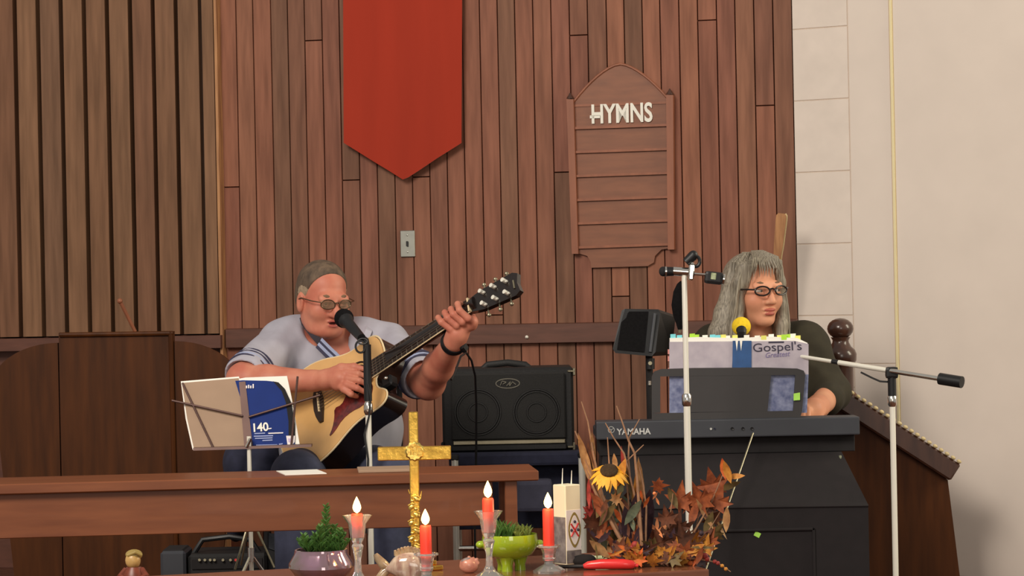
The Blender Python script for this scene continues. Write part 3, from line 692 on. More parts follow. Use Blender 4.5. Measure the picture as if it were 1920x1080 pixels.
# ------------------------------------------------------------------ oak bench at the far left
Yb = 8.55
be = thing('oak_bench_end', 'varnished oak clergy bench with rounded shoulder beside the guitarist', 'bench', V(P(282, 900, Yb).x, Yb + 0.1, STAGE))
def pr(pts, Y, d): 
    m = MB(); m.prism([P(x, y, Y) for x, y in pts], V(0, d, 0)); return m
yf = 540 + (CAM_Z - STAGE) / Yb * F_PX
pr([(110, 624), (325, 621), (333, yf), (120, yf)], Yb, 0.035).build('back_panel', m_brown, be, smooth=False)
m = MB()
for a, c_ in (((112, 628), (324, 625)), ((320, 622), (332, yf - 4))): m.tube([P(*a, Yb - 0.004), P(*c_, Yb - 0.004)], 0.008, 8)
m.build('panel_moulding', m_brown, be)
arc = [(327, 640)] + [(327 + 130 * math.sin(t), 640 + 95 * (1 - math.cos(t))) for t in [k * math.pi / 2 / 12 for k in range(1, 13)]]
arc = [(x, y) for x, y in arc]
pr(arc + [(440, 800), (412, yf), (334, yf)], Yb + 0.004, 0.03).build('shoulder_panel', m_brown, be, smooth=False)
arc2 = [(108 - (x - 327), y + 3) for x, y in arc]
pr(arc2 + [(-5, 800), (30, yf), (118, yf)], Yb + 0.004, 0.03).build('shoulder_panel', m_brown, be, smooth=False)
m = MB(); q = P(225, 900, Yb); m.box((q.x, Yb + 0.24, STAGE + 0.43), (0.62, 0.40, 0.04), None, 0.006); m.build('seat', m_brown, be, smooth=False)
q0, q1 = P(236, 590, 8.52), P(250, 622, 8.52)
m = MB(); m.tube([q0 - (q1 - q0) * 0.8, q1 + V(0, 0.04, 0.0)], 0.006, 8); m.ball(q0 - (q1 - q0) * 0.8, 0.009)
m.build('wooden_rod', m_board2, None, label='thin wooden rod leaning behind the oak bench', cat='rod')

# ------------------------------------------------------------------ stair rail and newel at the right
Yn = 8.44
nw = thing('stair_railing', 'dark turned newel post with ball top and sloping railing by the white wall', 'railing', V(P(1579, 700, Yn).x, Yn, STAGE))
k = Yn / F_PX
c = P(1578, 735, Yn); zz = lambda y: P(1578, y, Yn).z - STAGE
prof = [(0.040, zz(735)), (0.040, zz(690)), (0.043, zz(682)), (0.050, zz(676)), (0.051, zz(664)), (0.046, zz(656)), (0.034, zz(650)), (0.027, zz(642)), (0.026, zz(638)), (0.032, zz(632))]
for t in range(9):
    a = -1.0 + t * (math.pi / 2 + 1.0) / 8; prof.append((0.0425 * math.cos(a) + 1e-4, zz(616) + 0.034 * math.sin(a)))
m = MB(); m.lathe(prof, V(c.x, Yn, STAGE), 28); m.build('ball_finial', m_newel, nw)
m = MB(); m.box((c.x, Yn, STAGE + zz(735) / 2), (0.088, 0.088, zz(735)), None, 0.006); m.build('newel_post', mat('mid_brown_wood', (134, 92, 70), 0.45, scale=6, stretch=(6, 6, 1), col2=(110, 74, 56)), nw, smooth=False)
ra, rb = P(1545, 704, Yn - 0.12), P(1800, 868, Yn - 0.12); dv = (rb - ra).normalized(); up = V(0, -1, 0).cross(dv); up = up if up.z > 0 else -up
Rr = rotation(dv, up); mid = (ra + rb) / 2
m = MB(); m.box(mid + up * -0.035, ((rb - ra).length, 0.07, 0.062), Rr, 0.006); m.build('handrail', m_newel, nw, smooth=False)
n = 23
for i in range(n):
    q = ra.lerp(rb, (i + 0.5) / n) + up * 0.001 + V(0, -0.034, 0); m = MB(); m.ball(q, (0.0085, 0.007, 0.006), Rr, 10, 6); m.build('bead', m_bead, nw)
m = MB(); m.prism([ra + up * -0.066 + V(0, 0.02, 0), rb + up * -0.066 + V(0, 0.02, 0), V(rb.x, rb.y + 0.02, STAGE), V(ra.x, ra.y + 0.02, STAGE)], V(0, 0.03, 0)); m.build('side_panel', m_brown, nw, smooth=False)

# wooden staff in the corner
st0 = P(1466, 400, 8.80); st1 = P(1450, 560, 8.84)
dv = (st1 - st0).normalized(); bot = st0 + dv * ((STAGE - st0.z) / dv.z)
sf = thing('wooden_staff', 'pale flat wooden staff with rounded head leaning in the corner behind the pianist', 'staff', bot)
m = MB(); side = V(1, -0.25, 0).normalized(); side = (side - dv * side.dot(dv)).normalized(); nn = dv.cross(side)
prof = [(0.0, 0.011), (0.006, 0.016), (0.02, 0.017), (0.10, 0.015), (0.16, 0.011), (0.2, 0.009), (1.6, 0.009)]; Ls = (bot - st0).length
A = [st0 + dv * min(a, Ls) - side * r for a, r in prof] + [st0 + dv * min(a, Ls) + side * r for a, r in prof[::-1]]
m.prism(A, nn * 0.014); m.build('shaft', m_edge, sf, smooth=False)
m = MB(); A = [st0 + dv * min(a, Ls) + side * (r + 0.001) for a, r in prof]; m.tube(A, 0.003, 6); m.build('pale_edge', m_bead, sf)
# ------------------------------------------------------------------ guitar amplifier on a chrome framed chair
def pbox(m, px0, py0, px1, py1, Y0, depth, bev=0.0, R=None, seg=1):
    c = P((px0 + px1) / 2, (py0 + py1) / 2, Y0); w_ = (px1 - px0) / F_PX * Y0; h_ = (py1 - py0) / F_PX * Y0
    m.box(c + V(0, depth / 2, 0), (w_, depth, h_), R, bev, seg); return m
Ya = 8.38
zb = P(955, 846, Ya).z
am = thing('guitar_amplifier', 'black twin speaker combo amplifier with oval badge behind the guitarist', 'amplifier', V(P(953, 846, Ya).x, Ya + 0.13, zb))
m = MB(); pbox(m, 829, 690, 1076, 846, Ya + 0.012, 0.24, 0.008); m.build('cabinet', m_tolex, am, smooth=False)
m = MB(); pbox(m, 846, 700, 1060, 824, Ya - 0.004, 0.02, 0.004); gr_ = m.build('grille_cloth', m_cone, am, smooth=False)
for px in (896, 1006):
    m = MB(); c = P(px, 773, Ya - 0.004)
    for r in (0.073, 0.066, 0.03): m.ring(c, V(1, 0, 0), V(0, 0, 1), r, r, 0.0035, 40, 6)
    m.build('speaker_ring', m_tolex, gr_)
m = MB(); c = P(952, 719, Ya - 0.004); m.ring(c, V(1, 0, 0), V(0, 0, 1), 0.038, 0.015, 0.0022, 32, 6); bd = m.build('badge', m_badge, gr_)
m = MB()
for a, b_ in (((-0.024, -0.006), (-0.018, 0.008)), ((-0.018, 0.008), (-0.004, 0.004)), ((-0.004, 0.004), (-0.016, -0.002)), ((-0.004, -0.008), (0.010, 0.007)), ((0.010, 0.007), (0.004, -0.006)), ((0.006, -0.008), (0.016, 0.006)), ((0.014, 0.006), (0.026, -0.004))):
    m.tube([c + V(a[0], -0.002, a[1]), c + V(b_[0], -0.002, b_[1])], 0.0018, 6)
m.build('badge_letters', m_badge, gr_)
m = MB(); pbox(m, 850, 825, 1060, 833, Ya - 0.004, 0.016, 0.002); m.build('trim_strip', m_dim, am, smooth=False)
m = MB(); pbox(m, 846, 834, 1062, 844, Ya - 0.002, 0.014, 0.002); m.build('kick_strip', m_tolex, am, smooth=False)
for px, py, sx, sy in ((1071, 696, 1, 1), (1071, 838, 1, -1), (835, 838, -1, -1), (835, 696, -1, 1)):
    m = MB(); c = P(px, py, Ya + 0.012); m.box(c + V(0, 0.012, 0), (0.026, 0.032, 0.008), None, 0.003); m.box(c + V(sx * 0.009, 0.012, -sy * 0.002), (0.009, 0.032, 0.026), None, 0.003)
    m.build('corner_protector', m_dim if px > 900 else m_tolex, am, smooth=False)
m = MB(); m.tube([P(906, 692, Ya + 0.12), P(914, 684, Ya + 0.12), P(952, 680, Ya + 0.12), P(985, 684, Ya + 0.12), P(994, 692, Ya + 0.12)], 0.011, 10, flat=0.6); m.build('carry_handle', m_tolex, am)

ch = thing('amp_chair', 'chrome legged chair with dark seat holding the amplifier', 'chair', V(P(970, 900, Ya).x, Ya + 0.1, STAGE))
m = MB(); c = P(968, 860, Ya); m.box((c.x, Ya + 0.12, zb - 0.023), (0.43, 0.36, 0.044), None, 0.01, 2); m.build('seat', m_navy, ch, smooth=False)
for px in (853, 1090):
    for dy in (-0.09, 0.27):
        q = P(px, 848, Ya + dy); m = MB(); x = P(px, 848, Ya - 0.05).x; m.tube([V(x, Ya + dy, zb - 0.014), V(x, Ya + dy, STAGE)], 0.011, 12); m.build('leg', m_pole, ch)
        m = MB(); m.box((x, Ya + dy, zb - 0.011), (0.026, 0.026, 0.018), None, 0.004); m.build('leg_cap', m_black, ch, smooth=False)
m = MB(); x0, x1 = P(853, 900, Ya - 0.05).x, P(1090, 900, Ya - 0.05).x; m.tube([V(x0, Ya - 0.09, zb - 0.30), V(x1, Ya - 0.09, zb - 0.30)], 0.009, 10); m.build('stretcher', m_chrome, ch)
m = MB(); m.box(((x0 + x1) / 2, Ya + 0.02, zb - 0.15), (0.40, 0.01, 0.20), None, 0.002); m.build('seat_skirt', m_navy, ch, smooth=False)
m = MB(); pbox(m, 968, 902, 1036, 960, 8.20, 0.12, 0.012, None, 2); m.build('padding', mat('dusty_blue_cloth', (74, 74, 92), 0.8, var=0.15, scale=30), ch, smooth=False)

# guitar lead
q = [P(846, 712, 7.66), P(856, 690, 7.72), P(864, 668, 7.78), P(874, 661, 7.85), P(884, 676, 7.95), P(891, 705, 8.05), P(893, 760, 8.15), P(893, 830, 8.2), P(892, 900, 8.2), P(890, 980, 8.18)]
q.append(V(q[-1].x, q[-1].y, STAGE + 0.006)); q.append(q[-1] + V(0.15, -0.2, 0))
m = MB(); m.tube(q, 0.0035, 8); m.build('guitar_lead', m_black, None, label='thin black guitar lead hanging in front of the amplifier', cat='cable')

# ------------------------------------------------------------------ monitor loudspeaker on a pole
Ys = 8.0
sk = thing('monitor_speaker', 'small black wedge loudspeaker on a pole between the amplifier and keyboard', 'loudspeaker', V(P(1218, 700, Ys).x, Ys + 0.03, STAGE))
fr = [(1168, 578), (1232, 578), (1224, 667), (1154, 664)]; 
fr = [(1166, 582), (1172, 579), (1234, 580), (1238, 586), (1229, 660), (1222, 668), (1154, 662), (1149, 655)]
m = MB(); A = [m.bm.verts.new(P(x, y, Ys - 0.03 + (0.04 if y < 620 else 0))) for x, y in fr]
cx, cy = 1205, 624
B = [m.bm.verts.new(P(cx + (x - cx) * 0.78 + 36, cy + (y - cy) * 0.86 + 4, Ys + 0.14)) for x, y in fr]
m.bm.faces.new(A); m.bm.faces.new(B[::-1])
for i in range(8): m.bm.faces.new((A[i], A[(i + 1) % 8], B[(i + 1) % 8], B[i]))
m.build('cabinet', m_black, sk, smooth=False)
m = MB(); f2 = [(1168, 584), (1216, 584), (1208, 660), (1157, 656)]
m.prism([P(x, y, Ys - 0.032 + (0.04 if y < 620 else 0)) for x, y in f2], V(0, 0.004, 0)); m.build('grille', m_foam, sk, smooth=False)
m = MB(); m.tube([P(1228, 588, Ys - 0.0), P(1219, 660, Ys - 0.03)], 0.005, 8); m.build('side_bar', m_key, sk)
m = MB(); q = P(1217, 668, Ys + 0.03); m.tube([q + V(0, 0, 0.03), V(q.x, q.y, STAGE)], 0.011, 12); po_ = m.build('pole', m_blackm, sk)
m = MB(); m.tube([P(1219, 672, Ys + 0.01), P(1219, 692, Ys + 0.01)], 0.014, 12); m.build('clamp', m_black, po_)
m = MB(); m.tube([P(1219, 681, Ys - 0.004), P(1219, 681, Ys - 0.02)], 0.006, 10); m.build('knob', m_dim, po_)
m = MB(); m.tube([P(1218, 714, Ys + 0.018), P(1218, 722, Ys + 0.018)], 0.006, 10); m.build('pin', m_chrome, po_)
for a in (0.2, 1.57, 2.94):
    m = MB(); m.tube([V(q.x, q.y, STAGE + 0.25), V(q.x + 0.22 * math.cos(a), q.y + 0.16 * math.sin(a), STAGE + 0.008)], 0.008, 8); m.build('leg', m_blackm, sk)

# ------------------------------------------------------------------ black console and keyboard
Yk = 7.6
zc = P(1370, 822, Yk).z
def kx(px, Y=Yk, py=800): return P(px, py, Y).x
co = thing('black_console', 'black console with sloping front under the keyboard', 'console', V(kx(1370), Yk + 0.15, STAGE))
a0, a1 = P(1130, 856, Yk + 0.03), P(1578, 850, Yk + 0.03); b0, b1 = P(1120, 955, Yk - 0.10), P(1628, 948, Yk - 0.10)
ztop = a0.z; zed = (b0.z + b1.z) / 2
m = MB()
xs0, xs1, xb0, xb1 = a0.x, a1.x, b0.x, b1.x
sec = [(Yk + 0.03, ztop), (Yk - 0.10, zed), (Yk - 0.10, STAGE), (Yk + 0.32, STAGE), (Yk + 0.32, ztop)]
def cverts(w0, w1): return [V(w0 if i in (0, 4) else w1, y, z) for i, (y, z) in enumerate(sec)]
Lc, Rc = cverts(xs0, xb0), cverts(xs1, xb1)
vl = [m.bm.verts.new(p) for p in Lc]; vr = [m.bm.verts.new(p) for p in Rc]
m.bm.faces.new(vl); m.bm.faces.new(vr[::-1])
for i in range(5): m.bm.faces.new((vl[i], vl[(i + 1) % 5], vr[(i + 1) % 5], vr[i]))
m.build('body', m_console, co, smooth=False)
m = MB(); m.tube([P(1578, 868, Yk + 0.012), P(1604, 912, Yk - 0.045), P(1626, 948, Yk - 0.098)], [0.003, 0.006, 0.003], 8); m.build('sloped_edge', m_seam, co)  # paler strip along the sloping right edge
m = MB(); m.tube([P(1575, 855, Yk + 0.022), P(1577, 868, Yk + 0.012)], 0.005, 8); m.build('corner_bracket', m_seam, co)
m = MB(); m.tube([b0, b1], 0.004, 8); m.build('edge_moulding', m_console, co)
q0, q1 = P(1215, 997, Yk - 0.10), P(1525, 993, Yk - 0.10)
m = MB(); x0_, x1_ = q0.x, q1.x; zq = (q0.z + q1.z) / 2
for (xa, za, xb_, zb_) in ((x0_, zq, x1_, zq), (x1_, zq, x1_, STAGE + 0.05), (x0_, zq, x0_, STAGE + 0.05), (x0_, STAGE + 0.05, x1_, STAGE + 0.05)):
    m.box(((xa + xb_) / 2, Yk - 0.102, (za + zb_) / 2), (abs(xb_ - xa) + 0.008, 0.010, abs(zb_ - za) + 0.008), None, 0.002)
m.build('panel_frame', m_console, co, smooth=False)
m = MB(); q = P(1420, 1002, Yk - 0.10); m.box(q + V(0, -0.001, 0), (0.017, 0.002, 0.014), Matrix.Rotation(0.5, 3, 'Y')); m.build('sticker', m_sticker, co, smooth=False, label='small lime green sticker')
# keyboard: rear panel faces the nave, keys face the pianist
kb = thing('electronic_keyboard', 'dark grey electronic keyboard seen from behind on the black console', 'keyboard', V(kx(1366), Yk + 0.15, ztop))
e0, e1 = P(1118, 0, Yk).x, 0
xk0, xk1 = P(1118, 808, Yk).x, P(1612, 800, Yk).x; zk1 = P(1366, 786, Yk).z; zk0 = P(1366, 820, Yk).z
m = MB(); m.box(((xk0 + xk1) / 2, Yk + 0.055, (zk0 + zk1) / 2), (xk1 - xk0, 0.11, zk1 - zk0), None, 0.004, 2)
m.box(((xk0 + xk1) / 2, Yk + 0.20, zk0 + 0.014), (xk1 - xk0, 0.22, 0.030), None, 0.004); m.build('case', m_key, kb, smooth=False)
m = MB(); m.box(((xk0 + xk1) / 2, Yk + 0.17, (zk0 + ztop) / 2), (xk1 - xk0 - 0.02, 0.26, zk0 - ztop - 0.001), None, 0.002); m.build('stand_shelf', m_blackm, kb, smooth=False)
nk = 36
for i in range(nk):
    x = xk0 + 0.03 + (xk1 - xk0 - 0.06) * (i + 0.5) / nk; m = MB(); m.box((x, Yk + 0.23, zk0 + 0.035), ((xk1 - xk0 - 0.06) / nk - 0.001, 0.14, 0.012)); m.build('white_key', m_keyw, kb, smooth=False)
o = P(1157, 815, Yk - 0.001); text('maker_name', 'YAMAHA', 0.0245, o, V(1, 0, 0), V(0, 0, 1), m_logo, kb, depth=0.0008, bold=0.0006, width=(1221 - 1157) / F_PX * Yk)
m = MB(); c = P(1146, 806, Yk - 0.001); m.ring(c, V(1, 0, 0), V(0, 0, 1), 0.009, 0.009, 0.0008, 28, 6)
for a in (0.5, 2.6, 4.7): m.tube([c, c + V(math.cos(a), 0, math.sin(a)) * 0.008], 0.0008, 6)
m.build('maker_emblem', m_logo, kb)
for px, mt, r in ((1333, m_logo, 0.0035), (1340, m_navy, 0.003), (1373, m_black, 0.005), (1393, m_black, 0.005), (1410, m_black, 0.005)):
    m = MB(); q = P(px, 804, Yk - 0.001); m.lathe([(r, 0), (r * 0.9, 0.002), (r * 0.5, 0.001)], q, 14, Matrix.Rotation(math.pi / 2, 3, 'X')); m.build('socket', mt, kb)
# music rest with two cut-outs
Yr = Yk + 0.035
mr_ = []
def rp(pts, d=0.006, Y=Yr): return [P(x, y, Y + (788 - y) / F_PX * 1.2) for x, y in pts]
m = MB()
for pts in ([(1226, 697), (1240, 692), (1300, 690), (1430, 689), (1495, 691), (1507, 695), (1510, 703), (1222, 706)],
            [(1222, 706), (1238, 705.5), (1238, 774), (1222, 775)], [(1284, 705), (1446, 703.5), (1439, 771.5), (1286, 773)],
            [(1491, 703.3), (1510, 703), (1504, 770), (1487, 770.6)], [(1222, 775), (1504, 770), (1500, 787), (1222, 789)]):
    A = rp(pts); m.prism(A, V(0, 0.006, 0))
m.build('music_rest', mat('music_rest_black', (46, 42, 42), 0.5, var=0.05), kb, smooth=False)
# songbook standing open on the rest
bk = thing('songbook', 'thick open gospel songbook with coloured tabs standing on the keyboard rest', 'book', P(1385, 776, Yr + 0.03))
def bp_(x, y, dy=0.0): return P(x, y, Yr + 0.014 + (788 - y) / F_PX * 1.2 + dy)
def sheet(pts, mt, nm, d=0.004, dy=0.0, parent=bk):
    m = MB(); m.prism([bp_(x, y, dy) for x, y in pts], V(0, d, 0)); return m.build(nm, mt, parent, smooth=False)
sheet([(1255, 641), (1375, 640), (1372, 700), (1255, 702)], m_cover, 'back_cover')
sheet([(1255, 702), (1372, 700), (1372, 774), (1255, 776)], m_coverb, 'back_cover_print')
fc = sheet([(1409, 640), (1490, 639), (1516, 645), (1516, 702), (1409, 702)], m_cover, 'front_cover')
sheet([(1409, 702), (1516, 702), (1513, 774), (1409, 774)], m_coverb, 'front_cover_print')
sheet([(1374, 639), (1409, 639), (1409, 774), (1372, 774)], m_spine, 'spine', 0.006, -0.004)
sheet([(1256, 634), (1310, 632), (1385, 634), (1440, 631), (1495, 634), (1514, 643), (1512, 772), (1256, 772)], m_page, 'page_block', 0.022, 0.0055)
o = bp_(1411, 660, -0.001); wv = bp_(1502, 656, -0.001) - o; text('title', "Gospel's", 0.036, o, wv, bp_(1411, 640) - bp_(1411, 660), m_ink, fc, depth=0.0006, width=wv.length)
o = bp_(1434, 671, -0.001); wv = bp_(1480, 667.5, -0.001) - o; text('subtitle', 'Greatest', 0.022, o, wv, bp_(1411, 640) - bp_(1411, 660), mat('lavender_ink', (120, 108, 150), 0.5), fc, depth=0.0004, shear=0.35, width=wv.length)
m = MB(); m.prism([bp_(1441, 640.5, -0.001), bp_(1470, 640, -0.001), bp_(1470, 643, -0.001), bp_(1441, 643.5, -0.001)], V(0, 0.001, 0)); m.build('title_rule', m_ink, fc, smooth=False)
for x in (1381, 1389):
    m = MB(); m.prism([bp_(x - 2, 638, -0.006), bp_(x + 3, 638, -0.006), bp_(x + 0.5, 658, -0.006)], V(0, 0.001, 0)); m.build('torn_strip', m_page, bk, smooth=False)
rnd = random.Random(11); tabx = [(1262, 0, 7), (1274, 0, 5), (1298, 1, 8), (1306, 1, 6), (1322, 3, 5), (1336, 0, 6), (1346, 0, 5), (1356, 2, 6), (1364, 3, 4), (1378, 2, 5), (1400, 3, 5), (1420, 3, 4), (1432, 2, 4), (1446, 3, 7), (1462, 2, 5), (1470, 1, 6), (1480, 1, 7), (1487, 3, 8), (1496, 2, 4)]
for x, c_, h in tabx: sheet([(x - 5, 637), (x - 5, 633 - h * 0.9), (x + 5, 632.5 - h * 0.9), (x + 5, 637)], m_tabs[c_], 'sticky_tab', 0.002, 0.004 + rnd.uniform(0, 0.012))
sheet([(1488, 738), (1500, 736), (1500, 750), (1488, 751)], m_sticker, 'sticky_tab', 0.002, -0.0225)
for y in (655, 668, 690): sheet([(1252, y), (1258, y), (1258, y + 9), (1252, y + 9)], mat('pink_tab', (226, 150, 140), 0.6), 'sticky_tab', 0.002, 0.008)
# leaning grey rod
q0, q1 = P(1412, 812, Yk - 0.03), P(1358, 968, Yk - 0.17); dv = q1 - q0; q1 = q0 + dv * 1.75
m = MB(); m.tube([q0, q1], 0.0026, 8); m.build('metal_rod', m_dim, None, label='thin grey rod leaning against the front of the black console', cat='rod')

# ------------------------------------------------------------------ microphone stands
def stand_base(t, x, y, z, mt, r=0.0085, h=0.10, angs=(0.4, 2.5, 4.6)):
    for a in angs:
        m = MB(); m.tube([V(x, y, z + h), V(x + 0.22 * math.cos(a), y + 0.16 * math.sin(a), z + 0.009)], r, 8); m.build('leg', mt, t)
        m = MB(); m.ball(V(x + 0.22 * math.cos(a), y + 0.16 * math.sin(a), z + 0.010), 0.010); m.build('rubber_foot', m_black, t)
    m = MB(); m.tube([V(x, y, z + h - 0.03), V(x, y, z + h + 0.03)], 0.016, 12); m.build('hub', m_black, t)
# three microphones on a straight stand
Ym = 7.12
pt, pb = P(1283, 520, Ym), P(1288, 870, Ym)
ms = thing('microphone_stand', 'tall straight chrome microphone stand with cross bar in front of the keyboard', 'microphone stand', V(pt.x, Ym, STAGE))
zc_ = P(1286, 750, Ym).z
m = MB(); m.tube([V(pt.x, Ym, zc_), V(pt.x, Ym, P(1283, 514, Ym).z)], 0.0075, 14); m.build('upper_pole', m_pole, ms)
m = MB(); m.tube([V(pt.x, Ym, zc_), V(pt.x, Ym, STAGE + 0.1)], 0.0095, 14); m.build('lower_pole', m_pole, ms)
m = MB(); m.lathe([(0.009, -0.018), (0.013, -0.012), (0.013, 0.012), (0.009, 0.018)], V(pt.x, Ym, zc_), 16); m.build('clutch', m_chrome, ms)
c = V(pt.x, Ym, P(1283, 512, Ym).z)
m = MB(); m.tube([P(1262, 508, Ym), P(1290, 510, Ym)], 0.0125, 12); m.box(P(1296, 510, Ym), (0.016, 0.03, 0.045), Matrix.Rotation(0.1, 3, 'Y'), 0.004); m.tube([P(1296, 513, Ym), P(1322, 515, Ym)], 0.004, 8); m.build('cross_bar', m_chrome, ms, smooth=True)
stand_base(ms, pt.x, Ym, STAGE, m_chrome)
grp = 'microphones clustered on the cross bar'
m1 = thing('microphone', 'black microphone at the left end of the cross bar', 'microphone', P(1250, 509, Ym), grp)
m = MB(); m.tube([P(1263, 509, Ym), P(1245, 509, Ym)], [0.012, 0.0135], 12); m.build('body', m_black, m1)
m = MB(); m.ball(P(1243, 509, Ym), (0.011, 0.0135, 0.0135)); m.build('grille', m_blackm, m1)
m = MB(); m.tube([P(1247, 509, Ym), P(1250, 509, Ym)], 0.0142, 14); m.build('band', m_chrome, m1)
m2 = thing('microphone', 'black square ended microphone at the right end of the cross bar', 'microphone', P(1338, 522, Ym), grp)
m = MB(); R_ = Matrix.Rotation(0.13, 3, 'Y'); m.box(P(1338, 521, Ym), (0.050, 0.034, 0.034), R_, 0.008, 2); m.build('body', m_black, m2, smooth=False)
m = MB(); m.box(P(1337, 518, Ym) + V(0, -0.017, 0), (0.014, 0.003, 0.018), R_, 0.001); m.build('label', m_clear, m2, smooth=False)
m = MB(); m.tube([P(1355, 523, Ym), P(1358, 523.5, Ym)], 0.015, 14); m.build('end_ring', m_chrome, m2)
m3 = thing('microphone', 'black microphone in a clip on top of the cross bar', 'microphone', P(1300, 488, Ym), grp)
m = MB(); m.tube([P(1286, 492, Ym), P(1300, 479, Ym)], [0.012, 0.014], 12); m.ball(P(1300, 478, Ym), 0.0125); m.build('body', m_black, m3)
m = MB(); m.ring(P(1304, 490, Ym), V(1, 0, 0), V(0, 0, 1), 0.012, 0.014, 0.005, 20, 8); m.build('clip', m_black, m3)
m = MB(); m.tube([P(1294, 505, Ym), P(1298, 492, Ym)], 0.006, 8); m.build('clip_stem', m_chrome, m3)
m4 = thing('microphone', 'long black foam covered microphone hanging down beside the stand pole', 'microphone', P(1273, 622, Ym + 0.02), grp)
q = lambda x, y: P(x, y, Ym + 0.025)
m = MB(); m.tube([q(1279, 528), q(1276, 534), q(1274, 548), q(1273, 572), q(1274, 590), q(1275, 606), q(1275, 618)], [0.005, 0.010, 0.017, 0.0205, 0.018, 0.011, 0.006], 16); m.build('foam_cover', m_foam, m4)
m = MB(); m.tube([q(1275, 606), q(1274, 624)], [0.006, 0.004], 10); m.build('connector', m_dim, m4)
# guitarist's stand
Yg = 7.42
pt = P(688, 644, Yg)
gs = thing('microphone_stand', 'microphone stand with black sleeve and chrome pole in front of the guitar', 'microphone stand', V(pt.x, Yg, STAGE))
x = pt.x; zm = P(686, 752, Yg).z
m = MB(); m.tube([V(x, Yg, zm), V(x, Yg, P(688, 646, Yg).z)], 0.0115, 14); m.build('black_sleeve', m_black, gs)
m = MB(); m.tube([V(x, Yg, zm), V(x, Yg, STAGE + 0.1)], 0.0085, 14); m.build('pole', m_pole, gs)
m = MB(); m.lathe([(0.009, -0.02), (0.013, -0.012), (0.0125, 0.012), (0.009, 0.018)], V(x, Yg, P(686, 765, Yg).z), 16); m.build('clutch', m_chrome, gs)
m = MB(); m.tube([V(x, Yg, P(688, 648, Yg).z), P(686, 638, Yg), P(680, 634, Yg + 0.02), P(672, 626, Yg + 0.05)], [0.008, 0.009, 0.009, 0.010], 10); m.build('swivel_clip', m_black, gs)
m = MB(); m.ring(P(676, 650, Yg - 0.01), V(1, 0, 0), V(0, 0, 1), 0.014, 0.017, 0.003, 20, 6); m.ring(P(680, 640, Yg - 0.01), V(1, 0, 0), V(0, 0.3, 1), 0.013, 0.008, 0.0025, 20, 6); m.build('cable_loop', m_black, gs)
m = MB(); m.tube([P(690, 720, Yg - 0.014), P(695, 748, Yg - 0.014), P(692, 780, Yg - 0.012), P(683, 815, Yg - 0.012), P(690, 860, Yg - 0.012), P(687, 1000, Yg - 0.012)], 0.0028, 6); m.build('cable', m_black, gs)
stand_base(gs, x, Yg, STAGE, m_chrome)
mi = thing('vocal_microphone', 'black ball headed vocal microphone at the singing guitarist\'s mouth', 'microphone', P(664, 618, Yg + 0.03))
h0, h1 = P(645, 597, Yg + 0.13), P(678, 634, Yg + 0.0)
m = MB(); m.ball(h0, 0.0285); m.build('grille', m_foam, mi)
d = (h1 - h0).normalized()
m = MB(); m.tube([h0 + d * 0.012, h0 + d * 0.03, h0 + d * 0.034, h1], [0.024, 0.019, 0.0165, 0.0125], 16); m.build('handle', m_black, mi)
# boom stand on the right, yellow windscreen
Yx = 7.52
bs = thing('boom_stand', 'chrome boom microphone stand at the right edge beside the keyboard', 'microphone stand', V(P(1672, 740, Yx).x, Yx, STAGE))
pj = P(1672, 704, Yx); x = pj.x
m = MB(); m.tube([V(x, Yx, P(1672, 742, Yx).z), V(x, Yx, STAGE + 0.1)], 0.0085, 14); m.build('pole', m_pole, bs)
m = MB(); m.lathe([(0.009, -0.016), (0.013, -0.01), (0.013, 0.012), (0.009, 0.018)], V(x, Yx, P(1672, 752, Yx).z), 16); m.build('clutch', m_chrome, bs)
m = MB(); m.tube([V(x, Yx, P(1672, 742, Yx).z), V(x, Yx, pj.z)], 0.012, 12); m.box(pj + V(0, 0, 0.008), (0.036, 0.026, 0.034), None, 0.008, 2); m.build('swivel', m_black, bs, smooth=False)
ta, tb = P(1400, 652, 7.79), P(1662, 694, Yx + 0.0)
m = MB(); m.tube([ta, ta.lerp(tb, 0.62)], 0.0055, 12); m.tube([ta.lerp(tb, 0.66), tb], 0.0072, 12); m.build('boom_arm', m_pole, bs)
m = MB(); m.tube([ta.lerp(tb, 0.62), ta.lerp(tb, 0.665)], 0.0075, 12); m.build('boom_joint', m_black, bs)
tc = tb + (tb - ta).normalized() * 0.22; m = MB(); m.tube([tb, tc], 0.0072, 12); m.build('boom_tail', m_chrome, bs)
m = MB(); m.tube([tc - (tb - ta).normalized() * 0.05, tc + (tb - ta).normalized() * 0.02], 0.017, 14); m.build('counterweight', m_black, bs)
m = MB(); m.tube([P(1614, 698, Yx + 0.03), P(1634, 708, Yx + 0.02), P(1650, 715, Yx + 0.01), P(1664, 716, Yx)], 0.0028, 6); m.build('cable', m_black, bs)
stand_base(bs, x, Yx, STAGE, m_chrome, angs=(0.2, 1.6, -1.2))
ym = thing('yellow_microphone', 'microphone with round yellow foam windscreen above the songbook', 'microphone', P(1390, 640, 7.78))
c = P(1390, 612, 7.80)
m = MB(); m.ball(c, 0.0285, None, 24, 16); m.build('foam_windscreen', m_yellow, ym)
m = MB(); m.tube([c + V(-0.002, -0.020, -0.010), c + V(-0.002, -0.030, -0.017), P(1389, 640, 7.775), ta], [0.016, 0.0145, 0.011, 0.008], 14); m.build('handle', m_black, ym)

